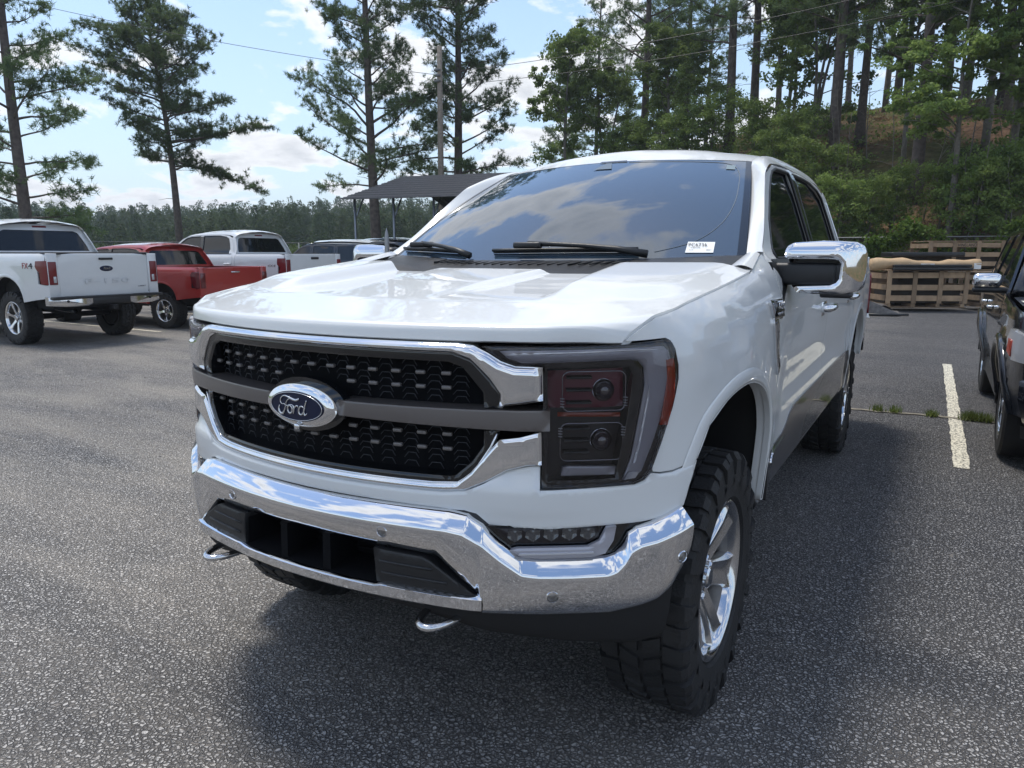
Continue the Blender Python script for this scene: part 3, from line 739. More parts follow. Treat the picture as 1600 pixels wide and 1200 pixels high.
def loft_box(st, d):
    """bar with a rounded front following stations (x, y, z0, z1); d is its depth"""
    vs = []; fs = []
    for (x, y, z0, z1) in st:
        h = z1-z0; vs += [(x, y-d, z0), (x, y-.012, z0), (x, y, z0+.02), (x, y, z1-.02), (x, y-.012, z1), (x, y-d, z1)]
    n = 6
    for i in range(len(st)-1):
        for j in range(n): fs.append((i*n+j, i*n+(j+1) % n, (i+1)*n+(j+1) % n, (i+1)*n+j))
    fs += [tuple(range(n)), tuple((len(st)-1)*n+j for j in range(n))]
    return vs, fs
def make_mirror(T, sx, hero):
    m = MB()
    # sail panel on the door and the arm
    sail = MB(); pts = [bodypt(Y(y), z, .006) for y, z in ((1.475,1.50),(1.50,1.355),(1.60,1.41),(1.66,1.50))]
    sail.add([(sx*p[0], p[1], p[2]) for p in pts], [(0,1,2,3)]); q = [(sx*(p[0]-.02), p[1], p[2]) for p in pts]
    sail.add([(sx*p[0], p[1], p[2]) for p in pts]+q, [(0,1,5,4),(1,2,6,5),(2,3,7,6),(3,0,4,7)])
    sail.rbox((sx*1.055,1.60,1.455), (.23,.10,.085), .015); sail.rbox((sx*1.155,1.605,1.455), (.13,.09,.080), .01)
    mir = sail.build('side_mirror', M['black'], T)
    # chrome cap: box with a window cut towards the cab, built from rounded bars
    c = MB()
    x0, x1, z0, z1, yf = .985, 1.262, 1.385, 1.572, 1.575
    def shell(x): # cross-section through the head at x: front curve
        return 0
    rows = []
    def rr(xa, xb, za, zb, r, n=6):
        P = []
        for (cx, cz, a0) in ((xb-r, zb-r, 0), (xa+r, zb-r, 90), (xa+r, za+r, 180), (xb-r, za+r, 270)):
            for k in range(n+1):
                a = R(a0+90*k/n); P.append((cx+r*math.cos(a), cz+r*math.sin(a)))
        return P
    outer = rr(x0, x1, z0, z1, .035)
    # upper hood of the cap
    up = [(x0,1.520),(x0,1.545),(x0+.008,1.562),(x0+.03,1.572),(1.12,1.578),(1.225,1.574),(1.250,1.560),(1.262,1.530),(1.264,1.47),(1.258,1.415),(1.240,1.392),(1.205,1.383),(1.08,1.381),(1.035,1.386),(1.022,1.402),(1.03,1.408),(1.15,1.414),(1.172,1.424),(1.182,1.44),(1.184,1.495),(1.176,1.507),(1.160,1.512),(x0+.01,1.514)]
    fn = lambda x, z: np.array([x, 1.548-.012*math.cos((z-1.48)/.095*1.3)+.10*max(0,(x-1.17)/.095)**2.2+.022*max(0,(z-1.535)/.04)**2, z])
    patch.ref = (0,-1,0)
    o = patch('mirror_cap', up, fn, M['chrome'], mir, step=.018, depth=.11, pillow=(.016,.011), mirror=sx < 0)
    patch.ref = None
    g = MB(); g.rbox((sx*1.128,1.655,1.478), (.262,.10,.175), .03, seg=3); g.build('mirror_housing', M['black'], mir)
    g = MB(); g.box((sx*1.128,1.707,1.478), (.22,.006,.145)); g.build('mirror_glass', M['sideglass'], mir)
    g = MB(); g.rbox((sx*1.17,1.60,1.378), (.11,.09,.022), .008); g.build('mirror_lamp', M['black'], mir)
# ------------------------------------------------------------------ front end of the near truck
def GZ(extra=0.0):
    def f(s, z):
        x, y, nx, ny = BP.at(s); return np.array([x+nx*extra, y+ny*extra, z])
    return f
def bx(x): 
    return (1 if x>=0 else -1)*float(np.interp(abs(x), BUMP.p[:,0], BUMP.s))
def build_front(T):
    W = M['white']; patch.ref = (0,-1,.01)
    S = surf()
    # lower fascia, bulging forward at its lower edge
    def fas(s, z):
        e = (.020*smooth01((.985-z)/.05)-.006*smooth01((.90-z)/.05))*(1-smooth01((abs(s)-.62)/.30))
        return bodypt(s, z, e)
    half = [(0,.918),(.30,.918),(.43,.920),(.486,.927),(.535,.950),(.588,.983),(.64,.997),(.668,.999)]
    top = [(X_(x), z) for x, z in half]+[(.687,.997),(.687,.939),(.80,.940),(.937,.942),(.963,.951),(.982,.968),(1.01,.963),(1.05,.962),(Y(.44),.968),(Y(.495),.976)]
    low = [(Y(.478),.945),(Y(.460),.910),(Y(.443),.862),(1.06,.848),(1.016,.841),(.96,.838),(.905,.837),(.75,.835),(.60,.834),(.552,.838),(.52,.850),(.481,.866),(.44,.874),(.404,.876),(.2,.879)]
    right = top+low; outline = right+[(-s, z) for s, z in reversed(right[:-1]) if abs(s) > 1e-9]
    outline = top+low+[(-s, z) for s, z in reversed(low)]+[(-s, z) for s, z in reversed(top) if s > 1e-6]
    patch('front_fascia', outline, fas, W, T, step=.025, depth=.04, pillow=(.010,.006))
    # black filler behind grille, lamps and bumper
    core = MB(); rows = []
    for s in np.linspace(-1.12, 1.12, 41):
        x, y, nx, ny = BP.at(s); rows.append([(x-nx*.075, y-ny*.075+.0, z) for z in (.60,.8,1.0,1.2,1.312)])
    core.grid(rows); core.grid([[r[-1] for r in rows], [(r[-1][0]*.95, r[-1][1]+.12, 1.312) for r in rows]]); core.build('front_core', M['mesh_back'], T)
    # ---- grille
    g = MB(); g.grid([[GZ(-.055)(s, z) for s in np.linspace(-.56,.56,25)] for z in (.95,1.1,1.27)]); grille = g.build('grille', M['mesh_back'], T)
    ft = [(.01,1.288),(.455,1.286),(.50,1.270),(.545,1.225),(.568,1.185),(.568,1.150),(.57,1.146),(.535,1.146),(.533,1.178),(.515,1.212),(.475,1.252),(.44,1.262),(.01,1.264)]
    up_out = [(.005,1.290),(.455,1.288),(.505,1.270),(.555,1.215),(.575,1.180),(.575,1.143),(.53,1.143),(.53,1.185),(.475,1.250),(.44,1.262),(.005,1.264)]
    def ring(a, mat_, name, ex, par, pil=(.01,.006), dp=.05, st=.02):
        # a: right half outline, first and last point on the middle line
        out = XZ(a)+[(-X_(x), z) for x, z in reversed(a) if x > .006]
        return patch(name, out, GZ(ex), mat_, par, step=st, depth=dp, pillow=pil)
    ring([(.0,1.291),(.455,1.289),(.505,1.270),(.553,1.217),(.578,1.182),(.578,1.146),(.532,1.146),(.530,1.185),(.478,1.248),(.44,1.261),(0.0,1.264)], M['gloss_black'], 'grille_frame', -.004, grille, dp=.06)
    ring([(.0,.935),(.40,.936),(.468,.940),(.508,.968),(.556,1.045),(.572,1.088),(.531,1.086),(.531,1.046),(.500,1.000),(.458,.962),(.44,.958),(.0,.955)][::-1], M['gloss_black'], 'grille_frame', -.002, grille, dp=.06)
    # chrome surround, upper
    ring([(.0,1.311),(.47,1.311),(.508,1.306),(.545,1.288),(.575,1.268),(.61,1.256),(.672,1.255),(.673,1.170),(.62,1.160),(.572,1.153),(.572,1.185),(.545,1.224),(.50,1.270),(.455,1.285),(.0,1.288)], M['chrome'], 'chrome_surround', .006, grille, pil=(.020,.020), dp=.05)
    # little bright foot under the upper wing
    # chrome surround, lower
    ring([(.0,.9365),(.40,.938),(.462,.943),(.500,.975),(.552,1.042),(.572,1.066),(.62,1.074),(.670,1.090),(.671,1.004),(.64,1.002),(.59,.986),(.535,.950),(.486,.926),(.43,.919),(.0,.917)][::-1], M['chrome'], 'chrome_surround', .008, grille, pil=(.0085,.009), dp=.05, st=.014)
    # inner thin bright line along the bottom of the mesh
    bl = MB(); bl.tube([GZ(.004)(X_(x), z) for x, z in [(-.565,1.082),(-.55,1.045),(-.505,.973),(-.465,.944),(-.4,.939)]+[(x,.938) for x in np.linspace(-.3,.3,9)]+[(.4,.939),(.465,.944),(.505,.973),(.55,1.045),(.565,1.082)]], .0035, 5); bl.build('bright_line', M['chrome'], grille)
    # middle bar, in two lengths beside the badge
    for sgn in (-1, 1):
        bar = [(.12,1.141),(.30,1.142),(.50,1.143),(.62,1.145),(.688,1.147),(.688,1.094),(.62,1.092),(.50,1.094),(.30,1.097),(.12,1.099)]
        o = [(sgn*X_(x), z) for x, z in bar]
        patch('grille_bar', o, GZ(.014), M['bar_grey'], grille, step=.03, depth=.07, pillow=(.004,.003))
    # tabs and hexagonal wires
    cols = np.arange(-.50, .501, .0715)
    tab = MB(); tab.rbox((0,0,0), (.027,.012,.0105), .003); tab_me = None
    wire = MB()
    def inside_mesh(x, z):
        a = abs(x)
        if z > 1.14: return z < 1.250 and a < .515 and (a < .455 or z < 1.25-(a-.455)*1.0)
        return .972 < z < 1.088 and a < .515 and (a < .44 or z > .965+(a-.44)*1.2)
    rows_z = [1.232, 1.196, 1.160, 1.072, 1.036, 1.000]
    for iz, z in enumerate([1.2275,1.190,1.066,1.0265]):
        for k, x in enumerate(cols):
            if not inside_mesh(x, z): continue
            if (x/.155)**2+((z-1.117)/.085)**2 < 1: continue
            p = GZ(-.022)(X_(x), z)
            _, _, nx, ny = BP.at(X_(x)); rz = math.atan2(nx, -ny)
            if tab_me is None:
                o = tab.build('grille_tab', M['tab'], grille); tab_me = o.data; o.location = p; o.rotation_euler = (0,0,rz)
            else:
                o = link('grille_tab', tab_me, grille); o.location = p; o.rotation_euler = (0,0,rz)
    # thin honeycomb lines between the tabs
    dz = .038
    for z0, z1 in ((1.145,1.262),(.957,1.09)):
        zz = 1.2275-.019 if z0 > 1.1 else 1.066-.019
        for r_ in (-1, 0, 1, 2):
            zc = zz-r_*dz+.0
            for x in cols:
                # trapezoid: tab end up to the next row
                pts = [(x+.014, zc+.019),(x+.026, zc+.034),(x+.048, zc+.034),(x+.0575, zc+.019)]
                pts2 = [(x+.014, zc-.0),(x+.024, zc+.012),(x+.048, zc+.012),(x+.0575, zc-.004)]
                for P2 in (pts, pts2):
                    if all(inside_mesh(a, b) or (z0+.002 < b < z1-.002 and abs(a) < .52) for a, b in P2) and not any((a/.15)**2+((b-1.117)/.083)**2 < 1 for a, b in P2) and all(abs(a)<.50 or abs(b-1.115)<.07 for a,b in P2):
                        wire.tube([GZ(-.030)(X_(a), b) for a, b in P2], 0.0012, 4)
    for r_, z in enumerate((1.2275,1.190,1.152,1.066,1.0265,.99)):
        pass
    wo = wire.build('grille_lattice', M['wire'], grille); wo['kind'] = 'stuff'
    # ---- badge
    bp = np.array([0,-.012,1.117])
    def oval(rx, rz, ex, y0, dome=0): return lambda a, b: np.array([a, y0-ex+.3*a*a-dome*(1-(a/rx)**2-(b/rz)**2), 1.117+b])
    def ell(rx, rz, n=48): return [(rx*math.cos(t), rz*math.sin(t)) for t in np.linspace(0, 2*math.pi, n+1)[:-1]]
    bk = patch('badge_plate', ell(.146,.076), oval(.146,.076,0,.012), M['gloss_black'], T, step=.03, depth=.03)
    bd = patch('badge', ell(.132,.0605), oval(.132,.0605,.022,.014), M['chrome'], T, step=.02, depth=.035, pillow=(.034,.016))
    bi = patch('badge_field', ell(.102,.0425), oval(.102,.0425,.0395,.014,.001), M['blue'], bd, step=.02, depth=.006)
    rg = MB(); rg.tube([np.array([.0975*math.cos(t), -.0275+.3*(.0975*math.cos(t))**2, 1.117+.039*math.sin(t)]) for t in np.linspace(0, 2*math.pi, 60)[:-1]], .0013, 5, closed=True); rg.build('badge_ring', M['silver'], bd)
    # script lettering drawn as strokes of varying width
    def stroke(mb, pts, ws):
        pts = spl(pts, 5); n = len(pts); ww = np.interp(np.linspace(0,1,n), np.linspace(0,1,len(ws)), ws)
        mb.tube([(a*.00098, -.0285+.3*(a*.001)**2, 1.117+b*.00095) for a, b in pts], [w*.00135 for w in ww], 6)
    L_ = MB()
    stroke(L_, [(-46,12),(-52,4),(-50,-6),(-40,-6),(-30,4),(-34,14)][:0]+[(-62,-2),(-66,-12),(-62,-23),(-52,-26),(-44,-18),(-38,-4),(-34,8),(-26,18),(-16,22)], [1,2.2,2.8,2.6,2,1.5,1.4,1.4,1])
    stroke(L_, [(-52,2),(-58,10),(-54,21),(-42,28),(-28,27),(-12,22),(4,19),(14,22),(17,26)], [1,1.8,1.4,1.4,2.2,3,3.2,2.4,.8])
    stroke(L_, [(-52,2),(-44,4),(-36,0),(-28,0),(-22,4)], [1,1.2,1.2,1.2,.8])
    stroke(L_, [(-20,2),(-28,-4),(-28,-16),(-20,-22),(-12,-16),(-12,-4),(-20,2),(-14,4),(-6,2)], [2,2.2,2.2,2.2,1.8,1.8,1.6,1.2,1])
    stroke(L_, [(-6,2),(-4,-8),(-8,-22)], [2,2.2,1.4]); stroke(L_, [(-5,-8),(2,0),(10,3),(12,-2)], [1.2,1.6,2,1])
    stroke(L_, [(34,0),(24,3),(16,-6),(16,-18),(24,-22),(32,-14),(38,2),(46,22)], [1.6,1.8,2.2,2.4,1.8,1.6,1.8,1.2]); stroke(L_, [(38,0),(34,-14),(38,-22),(46,-16)], [1.8,2,1.8,1])
    L_.build('badge_script', M['silver'], bd)
    cm = MB(); cm.rbox((0,-.024,1.060), (.020,.012,.016), .005); cm.build('front_camera', M['chrome'], bd)
    # ---- headlamps
    for k in (0, 1):
        mir = bool(k)
        hl_out = [(.535,1.304),(.60,1.306),(.70,1.306),(.90,1.309),(1.022,1.315),(1.038,1.308),(1.048,1.292),(1.055,1.250),(1.055,1.214),(1.037,1.142),(1.006,1.052),(.977,.976),(.958,.954),(.933,.946),(.80,.944),(.690,.943),(.692,1.10),(.694,1.254),(.656,1.257),(.623,1.258),(.587,1.271),(.565,1.286)]
        hole = [(.704,1.245),(.85,1.249),(.912,1.250),(.924,1.232),(.921,1.190),(.912,1.120),(.897,1.040),(.884,.961),(.706,.958)]
        base = patch('headlamp', hl_out, surf(-.006), M['gloss_black'], T, step=.03, depth=.06, pillow=(.008,.004), mirror=mir, holes=[hole])
        patch('lamp_cover', hl_out, surf(.0085), M['lampglass'], base, step=.03, depth=.012, pillow=(.012,.004), mirror=mir)
        def hp(name, o, ex, m, pil=(.004,.003), dp=.012, step=.03): return patch(name, o, surf(ex), m, base, step=step, depth=dp, pillow=pil, mirror=mir)
        # C-shaped strip
        hp('lamp_strip', [(.583,1.293),(.70,1.296),(.83,1.298),(.97,1.300),(1.010,1.300),(1.026,1.288),(1.031,1.268),(1.026,1.217),(1.000,1.108),(.975,1.036),(.952,.979),(.930,.960),(.900,.957),(.922,1.016),(.942,1.132),(.954,1.205),(.950,1.250),(.935,1.266),(.913,1.271),(.80,1.268),(.640,1.264),(.605,1.275)], .003, M['drl'], (.012,.006))
        hp('lamp_strip_edge', [(.592,1.290),(.70,1.2935),(.90,1.2965),(.995,1.297),(.995,1.293),(.90,1.292),(.70,1.287),(.600,1.283)], .010, M['drl_hi'])
        hp('lamp_strip_edge', [(.924,1.003),(.938,1.060),(.950,1.132),(.962,1.205),(.967,1.204),(.956,1.130),(.944,1.058),(.931,1.003)], .010, M['drl_hi'])
        hp('lamp_strip_edge', [(.903,.960),(.912,.980),(.944,.980),(.932,.963)], .011, M['drl_hi'])
        hp('side_reflector', [(1.013,1.266),(1.040,1.268),(1.043,1.214),(1.040,1.171),(1.022,1.096),(.998,1.098),(1.009,1.174),(1.016,1.220)], .009, M['amber'], (.004,.003))
        hp('lamp_box', [(.690,1.260),(.85,1.262),(.925,1.262),(.938,1.235),(.935,1.190),(.926,1.120),(.911,1.040),(.898,.948),(.692,.945)], -.062, M['lamp_box'], (.02,.012))
        hp('upper_panel', [(.705,1.244),(.85,1.249),(.912,1.248),(.915,1.142),(.85,1.140),(.705,1.142)], -.048, M['maroon'])
        hp('amber_bar', [(.733,1.123),(.733,1.134),(.900,1.130),(.900,1.119)], -.026, M['amber_bar'])
        for (s0, s1, z0, z1) in ((.742,.906,1.140,1.241), (.738,.902,1.010,1.108)):
            fr = MB(); r_ = .018; pts = []
            for (cx, cz, a0) in ((s1-r_, z1-r_, 0), (s0+r_, z1-r_, 90), (s0+r_, z0+r_, 180), (s1-r_, z0+r_, 270)):
                for q in range(6): a = R(a0+90*q/5); pts.append((cx+r_*math.cos(a), cz+r_*math.sin(a)))
            if mir: fr.tube([bodypt(a, b, -.008)*np.array([-1,1,1]) for a, b in pts], .0013, 5, closed=True)
            else: fr.tube([bodypt(a, b, -.008) for a, b in pts], .0016, 5, closed=True)
            pf = fr.build('projector_frame', M['chrome_dark'], base)
            cs_ = s1-.050; cz = (z0+z1)/2-.003
            def circ(rr): return [(cs_+rr*math.cos(a), cz+rr*math.sin(a)) for a in np.linspace(0, 2*math.pi, 25)[:-1]]
            hp('projector_ring', circ(.030), -.040, M['chrome_dark'], (.012,.014), step=.01)
            hp('projector_lens', circ(.024), -.030, M['lens'], (.024,.018), step=.006)
            # small fins beside each projector
            # ribbed reflector shelves behind the projectors
            for q in range(3):
                zq = z0+.018+q*(z1-z0-.036)/2
                sh = MB(); sh.grid([[bodypt(a, zq+dz_, e_)*np.array([-1 if mir else 1,1,1]) for a in np.linspace(s0+.012, s1-.085, 8)] for dz_, e_ in ((.004,-.045),(.002,-.022),(-.003,-.022),(-.004,-.045))]); sh.build('lamp_rib', M['gloss_black'], base)
            fn_ = MB()
            for q in range(4):
                for ss in (s0, s1):
                    p = bodypt(ss, (z0+.012 if z0 > 1.1 else z1-.012)+(q*.007 if z0>1.1 else -q*.007), -.006); p = p*np.array([-1 if mir else 1,1,1])
                    fn_.box(p, (.010,.004,.0022))
            fn_.build('lamp_fins', M['drl_hi'], base)
        hp('turn_lamp', [(.742,.968),(.746,.990),(.760,.993),(.888,.989),(.888,.967)], -.018, M['drl'])
    # ---- chrome bumper
    def zt(x): return float(np.interp(abs(x), [0,.40,.47,.518,.56,.60,.646,.68,.75,.828,.848,.863,.877,.895,.929,.96,1.0], [.874,.876,.876,.870,.846,.805,.764,.757,.754,.754,.762,.783,.815,.828,.836,.850,.870]))
    def zb(x): return float(np.interp(abs(x), [0,.30,.43,.44,.550,.556,.613,.70,.841,.907,.94,.965,.983,1.0], [.760,.757,.752,.748,.655,.607,.605,.599,.596,.609,.620,.645,.690,.74]))
    SEND = 1.135
    cols_ = sorted(set(list(np.linspace(0, SEND, 90))+[bx(x) for x in (.43,.44,.518,.56,.5,.6,.646,.84,.87,.863,.877,.895,.929,.556,.55)]))
    cols_ = [c for c in cols_ if c <= SEND]
    def col(s):
        x, y, nx, ny = BUMP.at(s); t_, b_ = zt(x), zb(x)
        h = t_-b_; bh = .036
        # tilt of the bright band follows the slope of the contour
        P = [(-.06,t_-.004),(-.034,t_+.003),(-.026,t_+.002),(-.018,t_-.004),(.010,t_-bh+.004),(.014,t_-bh-.003),(.0135,t_-bh-.012)]
        fz = t_-bh-.012
        for q in (.25,.5,.75): P.append((.0135-.016*q**1.5, fz+(b_+.02-fz)*q))
        P += [(-.006,b_+.018),(-.012,b_+.006),(-.022,b_),(-.06,b_-.003)]
        return [np.array([x+nx*e, y+ny*e, z]) for e, z in P]
    ch = MB(); allc = [-c for c in reversed(cols_) if c > 1e-6]+cols_
    ch.grid([col(c) for c in allc]); 
    e1 = col(cols_[-1]); 
    bump = ch.build('front_bumper', M['chrome'], T, sharp=R(48))
    # lower chrome bar under the opening
    lb = MB(); rows = []
    for x in np.linspace(-.56, .56, 49):
        s = bx(x); px_, y, nx, ny = BUMP.at(s); a = abs(x)
        ztp = .655+.006*smooth01((a-.25)/.03)-.0*a; zbt = .617
        rows.append([np.array([px_+nx*e, y+ny*e, z]) for e, z in ((-.06,ztp+.002),(-.004,ztp),(.006,ztp-.006),(.005,zbt+.008),(-.004,zbt),(-.06,zbt-.004))])
    lb.grid(rows); lb.build('lower_bar', M['chrome'], bump, sharp=R(40))
    # opening: black inserts, centre grille
    def bf(e): 
        def f(s, z):
            x, y, nx, ny = BUMP.at(s); return np.array([x+nx*e, y+ny*e, z])
        return f
    def BX(p): return [(bx(x), z) for x, z in p]
    for sgn in (1, -1):
        ins = [(.262,.660),(.255,.755),(.40,.752),(.425,.742),(.545,.662)]
        o = [(sgn*bx(x), z) for x, z in ins]
        ip = patch('bumper_insert', o, bf(-.004), M['black'], bump, step=.03, depth=.05, pillow=(.006,.004))
        for zz, xa, xb in ((.722,.275,.43),(.690,.28,.47)):
            lv = MB(); lv.tube([bf(.0)(sgn*bx(x), zz-.004*(x-.3)) for x in np.linspace(xa, xb, 6)], .004, 5); lv.build('insert_rib', M['black'], ip)
    op = MB()
    op.grid([[bf(-.14)(bx(x), z) for x in np.linspace(-.27,.27,9)] for z in (.63,.78)])
    for x in (-.27, -.085, .085, .27):
        s = bx(x); op.add([bf(-.012)(s-.014, .655), bf(-.012)(s+.014, .655), bf(-.016)(s+.014, .762), bf(-.016)(s-.014, .762), bf(-.13)(s-.014, .655), bf(-.13)(s+.014, .655), bf(-.13)(s+.014, .762), bf(-.13)(s-.014, .762)], [(0,1,2,3),(0,4,5,1),(1,5,6,2),(2,6,7,3),(3,7,4,0)])
    for zz in (.652, .668):
        op.grid([[bf(-.004)(bx(x), zz-.012) for x in np.linspace(-.27,.27,9)], [bf(-.13)(bx(x), zz) for x in np.linspace(-.27,.27,9)]])
    for zz in (.69,.715,.74):
        op.tube([bf(-.12)(bx(x), zz) for x in np.linspace(-.27,.27,9)], .004, 4)
    op.build('lower_grille', M['mesh_back'], bump)
    # parking sensors
    for x, z in ((-.293,.812),(.293,.812),(.713,.664),(-.713,.664),(.975,.744),(-.975,.744)):
        s = bx(x); e = .007 if abs(x) < .5 else .0045
        px_, y, nx, ny = BUMP.at(s); c = Vector((px_, y, z)); n = Vector((nx, ny, 0)); t = Vector((-ny, nx, 0)); u = Vector((0,0,1))
        m_ = MB(); rg_ = MB()
        for mb_, prof_ in ((rg_, [(.017,-.01),(.017,.004),(.0145,.0065),(.0125,.003),(.0125,-.004)]), (m_, [(.0118,-.004),(.0112,.004),(0.0001,.0048)])):
            mb_.grid([[tuple(c+n*(e+h)+(t*math.cos(a)+u*math.sin(a))*r_) for a in np.linspace(0, 2*math.pi, 21)[:-1]] for r_, h in prof_], closed=True)
        so = rg_.build('parking_sensor', M['chrome'], bump, sharp=R(40)); m_.build('sensor_face', M['dark_dirty'], so)
    # black gap strip between fascia and bumper
    gs = MB(); gs.grid([[bf(-.040)(s, zt(BUMP.at(s)[0])-.01), bf(-.050)(s, zt(BUMP.at(s)[0])+.03), bodypt(s*.97, .885, -.035)] for s in np.linspace(-1.09, 1.09, 61)]); gs.build('bumper_gap', M['black'], T)
    # ---- fog lamps in the dips
    for sgn in (1, -1):
        def ff(e): 
            def f(x, z):
                s = bx(x*sgn); a, y, nx, ny = BUMP.at(s); return np.array([a+nx*e, y+ny*e, z])
            return f
        fo = patch('fog_lamp', [(.545,.842),(.60,.842),(.75,.842),(.86,.842),(.888,.842),(.875,.825),(.858,.785),(.838,.752),(.815,.742),(.70,.744),(.650,.748),(.60,.790)], ff(-.036), M['gloss_black'], T, step=.025, depth=.05)
        patch('fog_lens', [(.590,.838),(.815,.838),(.815,.810),(.795,.795),(.65,.797),(.62,.806)], ff(-.028), M['lamp_box'], fo, step=.02, depth=.01, pillow=(.006,.003))
        patch('fog_strip', [(.620,.782),(.64,.788),(.79,.786),(.815,.800),(.830,.836),(.850,.838),(.845,.800),(.828,.765),(.800,.756),(.69,.757),(.65,.762)], ff(-.018), M['drl'], fo, step=.02, depth=.012, pillow=(.008,.005))
        patch('fog_strip_edge', [(.640,.772),(.645,.776),(.80,.774),(.805,.770)], ff(-.009), M['drl_hi'], fo, step=.03, depth=.004)
        for k in range(5):
            x0 = .620+k*.039
            patch('fog_reflector', [(x0,.835),(x0+.030,.835),(x0+.030,.815),(x0+.015,.802),(x0-.002,.815)], ff(-.022), M['fogr'], fo, step=.02, depth=.004, pillow=(.01,.004))
    # ---- air dam under the bumper
    ad = MB(); rows = []
    for s in np.linspace(-1.10, 1.10, 61):
        x, y, nx, ny = BUMP.at(s); a = abs(x); e = -.035
        zl = float(np.interp(a, [0,.35,.6,.75,.9,1.1], [.585,.570,.530,.500,.480,.510])); zu = zb(x)+.01 if a > .56 else .625
        rows.append([np.array([x+nx*q, y+ny*q, z]) for q, z in ((-.02,zu),(-.03,(zu+zl)/2),(-.045,zl+.02),(-.055,zl+.004),(-.09,zl))])
    ad.grid(rows); ad.grid([[r[-1], (r[-1][0]*.9, .75, .56)] for r in rows]); ad.build('air_dam', M['under'], T)
    # ---- tow hooks
    for sx in (-1, 1):
        h = MB(); cx = sx*.430; pts = []
        for t in np.linspace(-1, 1, 15):
            a = math.pi*(t*.5); pts.append((cx+.048*math.sin(a)*1.0, .045-.095*math.cos(a)*1.0+.02, .578))
        pts = [(cx-.050,.20,.60)]+pts+[(cx+.050,.20,.60)]
        h.tube(pts, .0105, 10); h.build('tow_hook', M['chrome_rim'], T)
    patch.ref = None
    # ---- fender badge and strip
    for k in (0, 1):
        mir = bool(k); f = surf(.010)
        fb = patch('fender_badge', SY([(1.245,1.372),(1.452,1.366),(1.456,1.292),(1.30,1.300)]), f, M['chrome'], T, step=.03, depth=.02, pillow=(.006,.004), mirror=mir)
        patch('fender_badge_field', SY([(1.305,1.360),(1.445,1.356),(1.448,1.302),(1.330,1.308)]), surf(.0155), M['gloss_black'], fb, step=.03, depth=.004, mirror=mir)
        patch('fender_trim', SY([(1.300,1.300),(1.375,1.296),(1.400,1.20),(1.462,1.085),(1.435,1.078),(1.365,1.17),(1.325,1.245)]), surf(.008), M['chrome'], T, step=.03, depth=.015, pillow=(.008,.005), mirror=mir)
        x_ = bodypt(Y(1.38), 1.335)[0]+.018
        text_part('badge_letters', 'F-150', .040, M['silver'], fb, ((-1 if mir else 1)*x_, 1.382, 1.342), (R(90),0,R(90 if not mir else -90)), .001, width=.105)
        text_part('badge_letters', 'KING RANCH', .016, M['silver'], fb, ((-1 if mir else 1)*x_, 1.384, 1.315), (R(90),0,R(90 if not mir else -90)), .001, width=.10)
        patch('band_trim', SY([(1.47,.735),(1.80,.755),(1.80,.762),(1.50,.744),(1.49,.70),(1.475,.70)]), surf(.008), M['chrome'], T, step=.04, depth=.004, mirror=mir)
        mf = MB(); mf.rbox(((-1 if mir else 1)*.945,1.395,.72), (.11,.012,.26), .004); mf.build('mud_flap', M['black'], T)
hero = make_pickup('hero', M['white'], 'large white pickup truck with black mesh grille and chrome bumper, parked nearest', (0,0,0))
build_front(hero)
